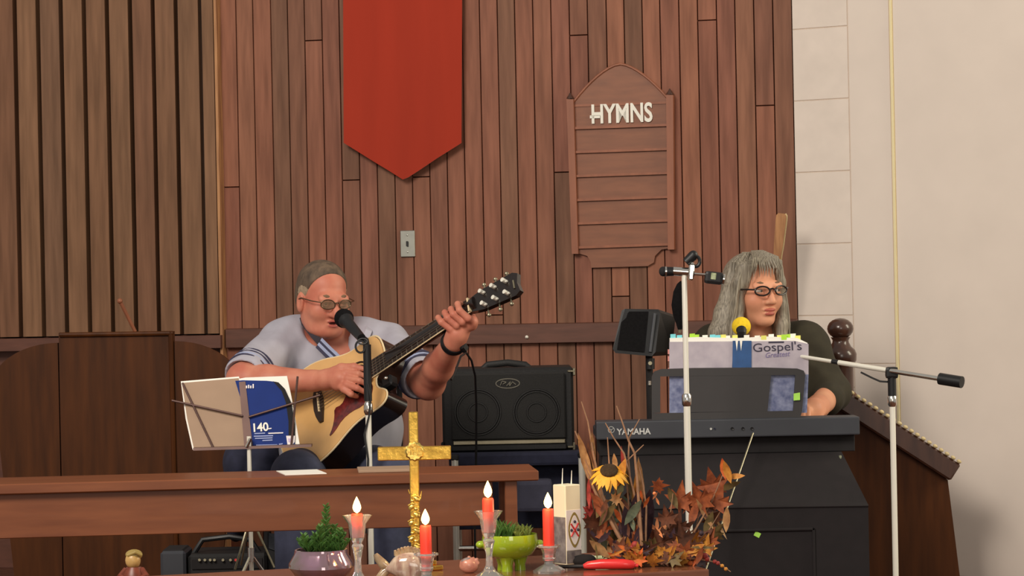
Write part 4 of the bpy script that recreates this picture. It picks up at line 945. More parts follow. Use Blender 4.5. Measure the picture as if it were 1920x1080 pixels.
# ------------------------------------------------------------------ folding music stand with two books
Yz = 7.30
px_ = P(467, 840, Yz)
mu = thing('music_stand', 'folding wire music stand with chrome pole in front of the guitarist', 'music stand', V(px_.x, Yz, STAGE))
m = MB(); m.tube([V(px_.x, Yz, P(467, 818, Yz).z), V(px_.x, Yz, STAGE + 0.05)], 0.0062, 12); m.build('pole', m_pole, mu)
zh = P(467, 1040, Yz).z
m = MB(); m.tube([V(px_.x, Yz, zh - 0.02), V(px_.x, Yz, zh + 0.02)], 0.010, 12); m.build('hub', m_chrome, mu)
for a in (-0.35, 2.1, 4.1):
    dx, dy = 0.20 * math.cos(a), 0.20 * math.sin(a); m = MB(); m.tube([V(px_.x, Yz, zh), V(px_.x + dx, Yz + dy, STAGE + 0.006)], 0.0045, 8); lg = m.build('leg', m_chrome, mu)
    m = MB(); m.tube([V(px_.x, Yz, zh + 0.11), V(px_.x + dx * 0.35, Yz + dy * 0.35, zh - 0.035 - 0.0)], 0.003, 6); m.build('brace', m_dim, lg)
m = MB(); m.tube([P(462, 838, Yz - 0.01), P(470, 822, Yz - 0.01)], 0.005, 8); m.build('tilt_screw', m_chrome, mu)
def zp(x, y, d=0.0): return P(x, y, Yz + 0.02 + (840 - y) / F_PX * 2.2 + d)
m = MB(); m.prism([zp(448, 716, -0.004), zp(460, 715, -0.004), zp(474, 838, -0.004), zp(458, 838, -0.004)], V(0, 0.004, 0)); m.build('centre_bar', m_wire, mu, smooth=False)
for a, b_ in (((322, 751), (455, 780)), ((466, 782), (600, 741)), ((342, 718), (400, 840)), ((558, 706), (546, 836))):
    m = MB(); m.tube([zp(*a, -0.008), zp(*b_, -0.008)], 0.0032, 8); m.build('wire_arm', m_wire, mu)
m = MB(); m.prism([zp(362, 840, -0.03), zp(584, 833, -0.03), zp(584, 838, -0.03), zp(362, 845, -0.03)], V(0, 0.034, 0)); m.build('ledge', m_wire, mu, smooth=False)
pd = thing('music_pad', 'brown backed music pad on the left of the music stand', 'book', zp(410, 842))
def cur(x, y, d=0.0): return zp(x, y, d)
m = MB(); m.prism([cur(341, 718), cur(447, 709), cur(456, 775), cur(464, 840), cur(364, 843), cur(351, 785)], V(0, 0.004, 0)); m.build('back_board', m_card, pd, smooth=False)
m = MB(); m.prism([cur(339, 715, 0.004), cur(448, 706, 0.004), cur(464, 840, 0.004), cur(361, 843, 0.004), cur(348, 785, 0.004)], V(0, 0.006, 0)); m.build('pages', m_page, pd, smooth=False)
bb = thing('blue_songbook', 'blue songbook with white 140 on its cover, right side of the music stand', 'book', zp(500, 838))
cov = [(441, 714), (455, 713), (500, 714), (518, 716), (531, 728), (543, 752), (551, 790), (553, 836), (474, 838), (462, 790), (452, 750)]
m = MB(); m.prism([cur(x, y, -0.001) for x, y in cov], V(0, 0.003, 0)); m.build('front_cover', m_bluebook, bb, smooth=False)
m = MB(); m.prism([cur(x, y, -0.0025) for x, y in [(512, 715), (522, 717), (534, 729), (546, 755), (553, 795), (553, 822), (541, 822), (541, 790), (536, 755), (528, 733)]], V(0, 0.002, 0)); m.build('dark_band', m_blackm, bb, smooth=False)
m = MB(); m.prism([cur(x, y, 0.004) for x, y in [(439, 712), (460, 708), (538, 705), (547, 748), (556, 800), (562, 836), (474, 840)]], V(0, 0.009, 0)); m.build('pages', m_page, bb, smooth=False)
upb = cur(475, 790) - cur(476, 812); o = cur(472, 810, -0.004); wv = cur(500, 807.5, -0.004) - o
text('number', '140', 0.034, o, wv, upb, m_white, bb, depth=0.0005, bold=0.0008, width=wv.length)
for x0_, x1_, y in ((503, 531, 811.5), (477, 497, 812), (476, 512, 817), (478, 511, 821), (492, 511, 825), (480, 520, 834), (523, 530, 832), (503, 509, 803)):
    m = MB(); m.prism([cur(x0_, y, -0.003), cur(x1_, y - 1, -0.003), cur(x1_, y + 1, -0.003), cur(x0_, y + 2, -0.003)], V(0, 0.001, 0)); m.build('fine_print', mat('pale_print', (150, 160, 205), 0.5) if x0_ not in (503,) else m_label, bb, smooth=False)
m = MB(); m.prism([cur(536.5, 817, -0.004), cur(553, 817, -0.004), cur(552, 829, -0.004), cur(547, 836, -0.004), cur(539, 834, -0.004)], V(0, 0.001, 0)); sg_ = m.build('shield_logo', m_label, bb, smooth=False)
m = MB(); m.prism([cur(540, 822, -0.005), cur(550, 822, -0.005), cur(548, 829, -0.005), cur(541, 829, -0.005)], V(0, 0.001, 0)); m.build('shield_mark', mat('lilac_print', (190, 170, 200), 0.5), sg_, smooth=False)
for i, (x, h) in enumerate(((461, 5), (465, 6.5), (469, 5), (473.5, 8))):
    m = MB(); y = 728; m.prism([cur(x, y, -0.0045), cur(x + 2.4, y, -0.0045), cur(x + 2.4, y - h, -0.0045), cur(x, y - h, -0.0045)], V(0, 0.001, 0)); m.build('small_heading', m_label, bb, smooth=False)

# ------------------------------------------------------------------ gear on the platform under the long table
Yq = 7.42
gq = thing('mixer_amplifier', 'black mixer amplifier with small controls on the floor under the long table', 'amplifier', V(P(440, 1080, Yq + 0.2).x, Yq + 0.2, STAGE))
def gbox(m, px0, px1, py0, Y0, d, bev=0.008):
    a, q = P(px0, py0, Y0), P(px1, py0, Y0); m.box(((a.x + q.x) / 2, Y0 + d / 2, (a.z + STAGE) / 2), (q.x - a.x, d, a.z - STAGE), None, bev); return m
m = MB(); gbox(m, 352, 500, 1040, Yq + 0.14, 0.22).build('cabinet', m_tolex, gq, smooth=False)
m = MB(); q0, q1 = P(360, 1068, Yq + 0.137), P(492, 1046, Yq + 0.137); m.box(((q0.x + q1.x) / 2, Yq + 0.138, (q0.z + q1.z) / 2), (q1.x - q0.x, 0.006, q1.z - q0.z), None, 0.001); cp = m.build('control_panel', m_blackm, gq, smooth=False)
for i, x in enumerate((374, 384, 394, 402, 418, 432, 442)):
    m = MB(); m.tube([P(x, 1050, Yq + 0.136), P(x, 1050, Yq + 0.124)], 0.004, 10); m.build('knob', m_redprint if i == 6 else m_dim, cp)
m = MB(); m.tube([P(362, 1040, Yq + 0.2), P(380, 1012, Yq + 0.2), P(430, 1006, Yq + 0.2), P(470, 1012, Yq + 0.2), P(488, 1040, Yq + 0.2)], 0.008, 8); m.build('carry_handle', m_black, gq)
sb = thing('black_equipment_box', 'plain dark grey equipment box on the floor left of the mixer amplifier', 'box', V(P(330, 1060, Yq + 0.2).x, Yq + 0.22, STAGE))
m = MB(); gbox(m, 300, 348, 1034, Yq + 0.14, 0.16).build('body', m_key, sb, smooth=False)
m = MB(); gbox(m, 304, 344, 1031, Yq + 0.15, 0.14, 0.004).build('lid', m_blackm, sb, smooth=False)
wd = thing('floor_monitor', 'sloping dark grey floor monitor under the long table beside the lilac bowl', 'loudspeaker', V(P(520, 1060, Yq + 0.26).x, Yq + 0.3, STAGE))
a = [P(502, 1000, Yq + 0.34), P(538, 1004, Yq + 0.34), P(538, 1042, Yq + 0.18), P(502, 1030, Yq + 0.18)]
m = MB(); A = [m.bm.verts.new(p) for p in a]; B = [m.bm.verts.new(V(p.x, p.y, STAGE)) for p in a]; m.bm.faces.new(A); m.bm.faces.new(B[::-1])
for i in range(4): m.bm.faces.new((A[i], A[(i + 1) % 4], B[(i + 1) % 4], B[i]))
m.build('cabinet', m_black, wd, smooth=False)
nn = (a[1] - a[0]).cross(a[3] - a[0]).normalized(); nn = nn if nn.z > 0 else -nn; cc = sum(a, V(0, 0, 0)) / 4
m = MB(); m.prism([cc + (p - cc) * 0.9 + nn * 0.004 for p in a], -nn * 0.003); m.build('grille', m_key, wd, smooth=False)
# ------------------------------------------------------------------ people materials
m_skin1 = mat('ruddy_skin', (208, 138, 112), 0.5, col2=(188, 108, 88), scale=16, spec=0.4, bump=0.12)
m_skin2 = mat('fair_skin', (224, 162, 128), 0.5, col2=(212, 142, 112), scale=16, spec=0.4, bump=0.08)
m_lip = mat('lips', (170, 88, 78), 0.45); m_lip2 = mat('rose_lips', (176, 92, 78), 0.45)
m_mouth = mat('mouth_shade', (84, 36, 32), 0.7)
m_eye = mat('eye_white', (206, 196, 186), 0.35); m_iris = mat('dark_iris', (46, 34, 28), 0.2)
m_hair1 = mat('short_grey_brown_hair', (112, 92, 74), 0.75, col2=(70, 58, 48), scale=60, stretch=(1, 1, 0.4), bump=0.5)
m_sideburn = mat('grey_temple_hair', (160, 140, 116), 0.8, var=0.2, scale=120, bump=0.4)
m_hair2 = mat('long_grey_hair', (170, 160, 142), 0.5, col2=(96, 88, 76), scale=24, stretch=(11, 11, 0.22), bump=0.4)
m_brow = mat('eyebrow', (120, 92, 70), 0.8)
m_shirt = mat('grey_polo_knit', (172, 169, 180), 0.85, var=0.06, scale=14, stretch=(2, 2, 0.7), bump=0.35)
m_stripe = mat('navy_stripe', (58, 56, 78), 0.85); m_stripe2 = mat('pale_blue_stripe', (156, 164, 194), 0.85)
m_coll = mat('dark_collar', (50, 44, 52), 0.85)
m_jean = mat('blue_jeans', (62, 66, 88), 0.85, var=0.15, scale=40, bump=0.2)
m_cardi = mat('dark_olive_cardigan', (50, 45, 32), 0.9, var=0.2, scale=20, bump=0.3)
m_frame = mat('thin_metal_frames', (96, 78, 60), 0.35, 0.7); m_frame2 = mat('dark_frames', (34, 24, 22), 0.3)
m_lens = mat('spectacle_lens', (120, 118, 96), 0.05, var=0, alpha=0.30, spec=0.6)
m_lens2 = mat('clear_lens', (200, 180, 160), 0.05, var=0, alpha=0.04, spec=0.6)
m_watch = mat('black_watch', (20, 20, 22), 0.4)
m_shoe = mat('dark_shoe', (36, 28, 24), 0.5)
m_top = mat('spruce_top', (222, 174, 110), 0.32, var=0.06, scale=6, stretch=(3, 3, 3), coat=0.4)
m_side = mat('dark_guitar_sides', (28, 20, 18), 0.25, coat=0.5)
m_bind = mat('cream_binding', (232, 210, 168), 0.4)
m_board3 = mat('rosewood_fretboard', (48, 36, 30), 0.5, var=0.2, scale=40)
m_guard = mat('tortoise_pickguard', (124, 40, 38), 0.2, col2=(70, 24, 26), scale=70, coat=0.6)
m_steel = mat('steel_string', (190, 184, 170), 0.3, 1.0)

def head(s, c, F, U, fat=0.0, fem=False, sc=1.0):
    F = F.normalized(); U = (U - F * U.dot(F)).normalized(); S = F.cross(U)
    R = np.array([[S[i], F[i], U[i]] for i in range(3)])
    def H(a, b, d): return Vector(c) + (S * a + F * b + U * d) * sc
    k = 0.94 if fem else 1.0; n_ops = len(s.ops)
    s.ell(H(0, -0.015, 0.036), (0.075 * k, 0.093 * k, 0.080), R, 0.02)
    s.ell(H(0, 0.026, -0.040), ((0.060 + fat) * k, 0.064, 0.074), R, 0.03)
    s.ell(H(0, 0.066, -0.094), (0.026 + fat * 0.6, 0.020, 0.018), R, 0.025)
    for sg in (-1, 1):
        s.ell(H(sg * 0.036, 0.060, -0.032), (0.025 + fat * 0.5, 0.022, 0.024), R, 0.025)
        s.ell(H(sg * (0.075 + fat * 0.3) * k, -0.008, -0.014), (0.010, 0.021, 0.033), R, 0.006)
        s.ell(H(sg * (0.083 + fat * 0.3) * k, -0.002, -0.012), (0.005, 0.010, 0.018), R, 0.006, 'sub')
        s.ell(H(sg * 0.031, 0.100, 0.0), (0.017, 0.014, 0.011), R, 0.012, 'sub')
        s.ell(H(sg * 0.031, 0.083, 0.0075), (0.018, 0.010, 0.0055), R, 0.004)
        s.ell(H(sg * 0.031, 0.082, -0.0085), (0.017, 0.009, 0.005), R, 0.004)
    s.ell(H(0, 0.078, 0.020), (0.050, 0.013, 0.010), R, 0.02)
    s.cap(H(0, 0.090, 0.004), H(0, 0.110 if not fem else 0.108, -0.034), 0.009, 0.0145 if not fem else 0.0105, 0.010)
    for sg in (-1, 1): s.ell(H(sg * 0.012, 0.096, -0.037), (0.009, 0.010, 0.008), R, 0.008)
    s.ell(H(0, 0.088, -0.060), (0.023, 0.011, 0.0062), R, 0.006)
    s.ell(H(0, 0.086, -0.0725), (0.020, 0.011, 0.0068), R, 0.006)
    if fat: s.ell(H(0, 0.030, -0.096), (0.050 + fat, 0.050, 0.026), R, 0.03)
    for i in range(n_ops, len(s.ops)):
        o = list(s.ops[i])
        if o[0] == 'e': o[2] = o[2] * sc
        else: o[3] *= sc; o[4] *= sc
        s.ops[i] = tuple(o)
    return H, R, (S, F, U)
def face_bits(t, H, R, gaze, back=0.0785):
    for sg in (-1, 1):
        m = MB(); c = H(sg * 0.031, back, -0.0005); m.ball(c, 0.0118, None, 16, 10); e = m.build('eye', m_eye, t)
        m = MB(); m.ball(c + gaze * 0.0085, 0.0052, None, 12, 8); m.build('iris', m_iris, e)
def spectacles(t, H, fr, rx, rz, r, f0=0.104, dz=-0.001, cx=0.0335, lens=None):
    g = thing('x', None, None, (0, 0, 0)); bpy.data.objects.remove(g)
    ax, az = (H(1, 0, 0) - H(0, 0, 0)), (H(0, 0, 1) - H(0, 0, 0)); fw = H(0, 1, 0) - H(0, 0, 0)
    m = MB()
    for sg in (-1, 1):
        axs = (ax - fw * 0.22 * sg).normalized()
        m.ring(H(sg * cx, f0, dz), axs, az, rx, rz, r, 28, 8)
        out = H(sg * (cx + rx), f0 - 0.007, dz + rz * 0.35)
        m.tube([out, H(sg * 0.076, f0 - 0.03, dz + rz * 0.4), H(sg * 0.083, 0.01, dz + 0.004), H(sg * 0.082, -0.012, dz - 0.004)], r, 8)
    m.tube([H(-cx + rx, f0, dz + 0.004), H(0, f0 + 0.006, dz + 0.007), H(cx - rx, f0, dz + 0.004)], r, 8)
    gl = m.build('glasses', fr, t)
    for sg in (-1, 1):
        axs = (ax - fw * 0.22 * sg).normalized(); nn = axs.cross(az).normalized()
        m = MB(); c = H(sg * cx, f0, dz); m.prism([c + axs * rx * math.cos(a) + az * rz * math.sin(a) for a in [2 * math.pi * k / 24 for k in range(24)]], nn * 0.0012); m.build('lens', lens or m_lens, gl, smooth=False)
    return gl

# ------------------------------------------------------------------ acoustic guitar
GB, GN = P(600, 758, 7.66), P(881, 574, 7.37)
ga = (GN - GB).normalized(); n0 = V(0, -1, 0); n0 = (n0 - ga * n0.dot(ga)).normalized(); b0_ = ga.cross(n0); b0_ = b0_ if b0_.z > 0 else -b0_
tau = math.radians(42); gn = (n0 * math.cos(tau) + b0_ * math.sin(tau)).normalized(); gb_ = ga.cross(gn); gb_ = gb_ if gb_.z > 0 else -gb_
def Gl(a, b, d=0.0): return GB + ga * a + gb_ * b + gn * d
def G(px, py, off=0.0): return hit(px, py, GB + gn * off, gn)
LN = (GN - GB).length
gt = thing('acoustic_guitar', 'natural top cutaway acoustic guitar with dark sides in the guitarist\'s arms', 'guitar', Gl(0, -0.18, -0.05))
up_side = [(-0.172, 0.0), (-0.170, 0.055), (-0.158, 0.100), (-0.135, 0.138), (-0.10, 0.166), (-0.055, 0.181), (-0.01, 0.180), (0.04, 0.166), (0.085, 0.145), (0.125, 0.131), (0.16, 0.126), (0.195, 0.131), (0.225, 0.136), (0.252, 0.130), (0.272, 0.108), (0.282, 0.07), (0.285, 0.027)]
lo_side = [(0.222, -0.027), (0.218, -0.052), (0.226, -0.070), (0.242, -0.080), (0.254, -0.094), (0.252, -0.112), (0.236, -0.126), (0.205, -0.131), (0.165, -0.128), (0.125, -0.132), (0.085, -0.145), (0.04, -0.166), (-0.01, -0.180), (-0.055, -0.181), (-0.10, -0.166), (-0.135, -0.138), (-0.158, -0.100), (-0.170, -0.055)]
def smooth2(p, it=2):
    for _ in range(it):
        q = []
        for i in range(len(p)):
            a, b = p[i], p[(i + 1) % len(p)]; q += [(a[0] * .75 + b[0] * .25, a[1] * .75 + b[1] * .25), (a[0] * .25 + b[0] * .75, a[1] * .25 + b[1] * .75)]
        p = q
    return p
OUT = smooth2(up_side + lo_side, 1); GS = 1.02
OUT = [(a * GS * (0.93 if a > 0 and b > 0 else 1.0), b * GS * (0.84 if b > 0 else 1.0)) for a, b in OUT]
m = MB(); m.prism([Gl(a, b, -0.004) for a, b in OUT], -gn * 0.082); m.build('body_sides', m_side, gt, ang=50)
m = MB(); m.prism([Gl(a * 0.985, b * 0.985, 0.0) for a, b in OUT], -gn * 0.006); m.build('soundboard', m_top, gt, ang=50)
m = MB(); pts = [Gl(a, b, -0.003) for a, b in OUT]; m.tube(pts + pts[:1], 0.0028, 6); m.build('binding', m_bind, gt)
hx = 0.155
m = MB(); m.prism([Gl(hx + 0.047 * math.cos(t), 0.047 * math.sin(t), 0.0008) for t in [2 * math.pi * k / 32 for k in range(32)]], -gn * 0.002); m.build('sound_hole', m_dark, gt, smooth=False)
m = MB(); m.ring(Gl(hx, 0, 0.001), ga, gb_, 0.055, 0.055, 0.003, 36, 6); m.build('rosette', m_board3, gt)
gd = [(0.205, -0.030), (0.212, -0.058), (0.200, -0.085), (0.160, -0.098), (0.120, -0.092), (0.080, -0.098), (0.045, -0.122), (0.020, -0.128), (0.040, -0.105), (0.052, -0.075), (0.055, -0.045), (0.085, -0.05), (0.105, -0.030), (0.112, -0.02), (0.125, -0.045), (0.155, -0.052), (0.185, -0.045), (0.198, -0.025)]
m = MB(); m.prism([Gl(a, b, 0.002) for a, b in smooth2(gd, 1)], -gn * 0.0022); m.build('pickguard', m_guard, gt, smooth=False)
br_ = [(-0.016, -0.02), (-0.012, -0.05), (-0.004, -0.080), (0.006, -0.082), (0.010, -0.05), (0.014, -0.02), (0.014, 0.02), (0.010, 0.05), (0.006, 0.082), (-0.004, 0.080), (-0.012, 0.05), (-0.016, 0.02)]
m = MB(); m.prism([Gl(a * 1.2, b * 0.8, 0.009) for a, b in br_], -gn * 0.009); bg = m.build('bridge', m_board3, gt, smooth=False)
m = MB(); m.box(Gl(0.004, 0, 0.011), (0.004, 0.065, 0.006), rotation(ga, gn)); m.build('saddle', m_bind, bg, smooth=False)
GR = rotation(ga, gn)
m = MB(); m.hexa([Gl(0.20, -0.028, -0.001), Gl(LN, -0.0225, -0.001), Gl(LN, 0.0225, -0.001), Gl(0.20, 0.028, -0.001), Gl(0.20, -0.028, 0.007), Gl(LN, -0.0225, 0.007), Gl(LN, 0.0225, 0.007), Gl(0.20, 0.028, 0.007)]); fb = m.build('fretboard', m_board3, gt, smooth=False)
m = MB(); m.tube([Gl(0.285, 0, -0.006), Gl(0.31, 0, -0.005), Gl(LN - 0.02, 0, -0.006), Gl(LN + 0.02, 0, -0.004)], [0.030, 0.0245, 0.0215, 0.021], 14, flat=0.0 + 0.75); m.build('neck', m_side, gt)
for sg in (-1, 1):
    m = MB(); m.tube([Gl(0.20, sg * 0.028, 0.004), Gl(LN, sg * 0.0225, 0.004)], 0.0022, 6); m.build('neck_binding', m_bind, gt)
for k in range(1, 19):
    x = LN * 2 ** (-k / 12.0)
    if x < 0.205: continue
    wv = 0.0225 + (0.028 - 0.0225) * (LN - x) / (LN - 0.2)
    m = MB(); m.tube([Gl(x, -wv, 0.0075), Gl(x, wv, 0.0075)], 0.0011, 6); m.build('fret', m_steel, fb)
m = MB(); m.box(Gl(LN + 0.002, 0, 0.006), (0.005, 0.045, 0.010), GR); m.build('nut', m_bind, gt, smooth=False)
hs = [(0.0, -0.022), (0.022, -0.028), (0.045, -0.034), (0.150, -0.040), (0.166, -0.030), (0.160, 0.0), (0.166, 0.030), (0.150, 0.040), (0.045, 0.034), (0.022, 0.028), (0.0, 0.022)]
def Hs(a, b, d=0.0): return GN + (ga * 0.985 - gn * 0.17).normalized() * a + gb_ * b + gn * d
m = MB(); m.prism([Hs(a, b, 0.002) for a, b in hs], -gn * 0.015); hd_ = m.build('headstock', m_side, gt, smooth=False)
for i in range(3):
    for sg in (-1, 1):
        a = 0.05 + i * 0.038; m = MB(); m.tube([Hs(a, sg * 0.021, 0.0), Hs(a, sg * 0.021, 0.018)], 0.0065, 10); m.ball(Hs(a, sg * 0.021, 0.004), (0.009, 0.009, 0.005)); m.build('tuning_post', m_pole, hd_)
        m = MB(); m.tube([Hs(a, sg * 0.036, -0.008), Hs(a, sg * 0.050, -0.008)], 0.0028, 8); m.ball(Hs(a, sg * 0.053, -0.008), (0.006, 0.0035, 0.006)); m.build('tuning_key', m_dim, hd_)
m = MB(); m.tube([Hs(0.150, -0.016, 0.003), Hs(0.150, 0.012, 0.003)], 0.003, 6); m.build('headstock_mark', m_dim, hd_)
for i in range(6):
    b = -0.0175 + i * 0.007; m = MB(); m.tube([Gl(0.004, b * 1.5, 0.014), Gl(LN, b, 0.010)], 0.0009, 5); m.build('string', m_steel, gt)
m = MB(); q = Gl(0.250, -0.052, -0.03); m.box(q, (0.04, 0.036, 0.034), GR, 0.006); ep = m.build('strap_block', m_black, gt, smooth=False)
m = MB(); m.ball(q + gn * 0.026 + ga * 0.01, 0.006); m.build('strap_button', m_chrome, ep)

# ------------------------------------------------------------------ seated guitarist
man = thing('person', 'seated person in grey polo and glasses, singing and playing guitar', 'person', V(P(640, 900, 7.9).x, 7.9, STAGE))
s = Sculpt()
Fm = V(math.sin(math.radians(29)), -math.cos(math.radians(29)), -0.20)
Hm, Rm, _ = head(s, P(606, 559, 7.86), Fm, V(0.02, 0, 1), fat=0.007, sc=0.92)
s.ell(Hm(0, 0.096, -0.0665), (0.015, 0.014, 0.0048), Rm, 0.004, 'sub')
for sg in (-1, 1): s.ell(Hm(sg * 0.031, 0.082, 0.0045), (0.017, 0.0095, 0.0075), Rm, 0.004)
s.cap(Hm(0, -0.015, -0.06), P(624, 645, 7.97), 0.058, 0.064, 0.025)
s.ell(P(634, 705, 7.96), (0.165, 0.105, 0.13), None, 0.05).ell(P(634, 672, 7.955), (0.12, 0.08, 0.06), None, 0.04)
ELR, WRR = P(456, 712, 7.70), G(588, 714, 0.065)
s.cap(P(534, 642, 7.93), ELR, 0.056, 0.047, 0.03).cap(ELR, ELR.lerp(WRR, 0.35), 0.047, 0.044, 0.02).cap(ELR.lerp(WRR, 0.35), WRR, 0.044, 0.030, 0.015)
ELL, WRL = P(803, 718, 7.64), P(852, 640, 7.40)
s.cap(P(726, 648, 7.9), ELL, 0.054, 0.048, 0.03).cap(ELL, ELL.lerp(WRL, 0.4), 0.046, 0.044, 0.02).cap(ELL.lerp(WRL, 0.4), WRL, 0.044, 0.028, 0.015)
# strumming hand
s.chain([WRR, G(612, 712, 0.055), G(640, 710, 0.052)], [0.028, 0.028, 0.026], 0.015)
s.cap(G(632, 700, 0.052), G(634, 722, 0.05), 0.019, 0.018, 0.015)
for kn, md, tp in (((650, 699), (672, 701), (693, 708)), ((652, 710), (674, 714), (692, 722)), ((650, 721), (670, 728), (686, 736)), ((645, 730), (658, 739), (669, 743))):
    s.chain([G(634, (kn[1] + 712) / 2, 0.05), G(*kn, 0.054), G(*md, 0.044), G(*tp, 0.016)], [0.011, 0.0105, 0.009, 0.0072], 0.004)
s.chain([G(612, 702, 0.058), G(640, 690, 0.058), G(664, 688, 0.046), G(682, 692, 0.03)], [0.014, 0.0135, 0.011, 0.008], 0.006)
# fretting hand
PC = G(866, 611, -0.020)
s.chain([WRL, P(858, 626, 7.385), PC], [0.028, 0.029, 0.026], 0.015)
s.cap(Gl(LN - 0.012, -0.042, -0.014), Gl(LN - 0.070, -0.046, -0.014), 0.018, 0.015, 0.015)
for i, (a, tip_b, tw) in enumerate(((LN - 0.004, 0.012, 0.010), (LN - 0.026, 0.004, 0.014), (LN - 0.048, 0.010, 0.016), (LN - 0.070, 0.000, 0.020))):
    s.chain([Gl(a - 0.004, -0.044, -0.012), Gl(a + 0.002, -0.048, 0.014), Gl(a - tw * 0.4, -0.028, 0.040), Gl(a - tw, -0.004 + tip_b * 0.3, 0.036), Gl(a - tw * 1.3, tip_b, 0.016)], [0.0115, 0.0105, 0.0098, 0.0088, 0.0072], 0.0035)
s.chain([Gl(LN - 0.02, -0.046, -0.022), Gl(LN - 0.026, -0.020, -0.038), Gl(LN - 0.03, 0.012, -0.034), Gl(LN - 0.032, 0.032, -0.022)], [0.015, 0.013, 0.0115, 0.009], 0.006)
zon = [(Hm(0, 0.094, -0.0605), (0.021, 0.016, 0.0052), Rm, 1), (Hm(0, 0.092, -0.0735), (0.018, 0.016, 0.0055), Rm, 1), (Hm(0, 0.086, -0.0668), (0.014, 0.02, 0.0030), Rm, 2)]
s.build('body', [m_skin1, m_lip, m_mouth], man, 0.003, zones=zon)
face_bits(man, Hm, Rm, (Fm + V(0, 0, -0.45)).normalized(), 0.0755)
for sg in (-1, 1):
    m = MB(); m.tube([Hm(sg * 0.014, 0.089, 0.0185), Hm(sg * 0.032, 0.090, 0.024), Hm(sg * 0.050, 0.078, 0.019)], [0.004, 0.005, 0.003], 8, flat=0.6); m.build('eyebrow', m_brow, man)
spectacles(man, Hm, m_frame, 0.0215, 0.0155, 0.0018, cx=0.0305)
s = Sculpt(); s.ell(Hm(0, -0.018, 0.040), (0.0735, 0.087, 0.0765), Rm).ell(Hm(0, -0.045, -0.005), (0.070, 0.061, 0.061), Rm, 0.02)
RmM = Matrix(Rm.tolist())
s.cut(Hm(0, 0.050, 0.085), RmM @ V(0, 0.90, -0.42)); s.cut(Hm(0, -0.03, -0.055), RmM @ V(0, 0.1, -1))
s.build('hair', [m_hair1, m_sideburn], man, 0.003, zones=[(Hm(sg * 0.078, 0.004, 0.018), (0.03, 0.030, 0.022), Rm, 1) for sg in (-1, 1)])
# polo shirt
s = Sculpt()
s.ell(P(632, 705, 7.97), (0.178, 0.125, 0.145), None, 0.06).ell(P(640, 805, 7.94), (0.19, 0.165, 0.15), None, 0.08).ell(P(630, 868, 7.96), (0.18, 0.15, 0.08), None, 0.06)
s.cap(P(534, 641, 7.95), P(722, 646, 7.93), 0.064, 0.060, 0.05).cap(P(572, 628, 7.97), P(686, 632, 7.96), 0.062, 0.058, 0.04)
SR, SLf = P(532, 644, 7.94), P(726, 650, 7.91)
CR, CL = SR.lerp(ELR, 0.90), SLf.lerp(ELL, 0.84)
s.cap(SR, CR, 0.070, 0.068, 0.04).cap(SLf, CL, 0.068, 0.066, 0.04)
dR, dL = (ELR - SR).normalized(), (ELL - SLf).normalized()
s.cap(CR + dR * 0.084, CR + dR * 0.22, 0.085, 0.09, 0.004, 'sub').cap(CL + dL * 0.084, CL + dL * 0.22, 0.085, 0.09, 0.004, 'sub')
s.cap(CR + dR * 0.03, CR + dR * 0.1, 0.058, 0.056, 0.006, 'sub').cap(CL + dL * 0.03, CL + dL * 0.1, 0.058, 0.056, 0.006, 'sub')
NK = P(626, 632, 7.93)
s.cap(Hm(0, -0.01, -0.075), NK, 0.064, 0.070, 0.008, 'sub')
for t in range(8):
    q = P(628, 628, 7.84).lerp(P(655, 690, 7.82), t / 7); s.ell(q, (0.052 * (1 - t / 7.5) + 0.004, 0.05, 0.02), None, 0.004, 'sub')
def wrink(v):
    d = 0.0038 * np.sin(v[:, 0] * 55 + v[:, 2] * 38 + 2 * np.sin(v[:, 2] * 21)) + 0.0016 * np.sin(v[:, 0] * 90 - v[:, 2] * 60)
    v = v.copy(); v[:, 1] -= d; v[:, 2] += 0.4 * d; return v
s.build('shirt', m_shirt, man, 0.005, wave=wrink)
def band(c, d, r, w_, mt, nm):
    d = d.normalized(); a = d.orthogonal().normalized(); b = d.cross(a); m = MB(); n = 28
    prof = [(r, -w_), (r + 0.002, -w_ * 0.5), (r + 0.002, w_ * 0.5), (r, w_), (r - 0.006, w_), (r - 0.006, -w_)]
    rg = [[m.bm.verts.new(c + (a * math.cos(2 * math.pi * k / n) + b * math.sin(2 * math.pi * k / n)) * pr_ + d * h) for k in range(n)] for pr_, h in prof]
    for A, B in zip(rg, rg[1:] + rg[:1]):
        for k in range(n): m.bm.faces.new((A[k], A[(k + 1) % n], B[(k + 1) % n], B[k]))
    return m.build(nm, mt, man)
for c, d in ((CR, dR), (CL, dL)):
    for off, w_, mt in ((-0.026, 0.004, m_stripe), (-0.012, 0.005, m_stripe2), (0.000, 0.004, m_stripe), (-0.040, 0.003, m_stripe)): band(c + d * (off - 0.004), d, 0.0695, w_, mt, 'sleeve_stripe')
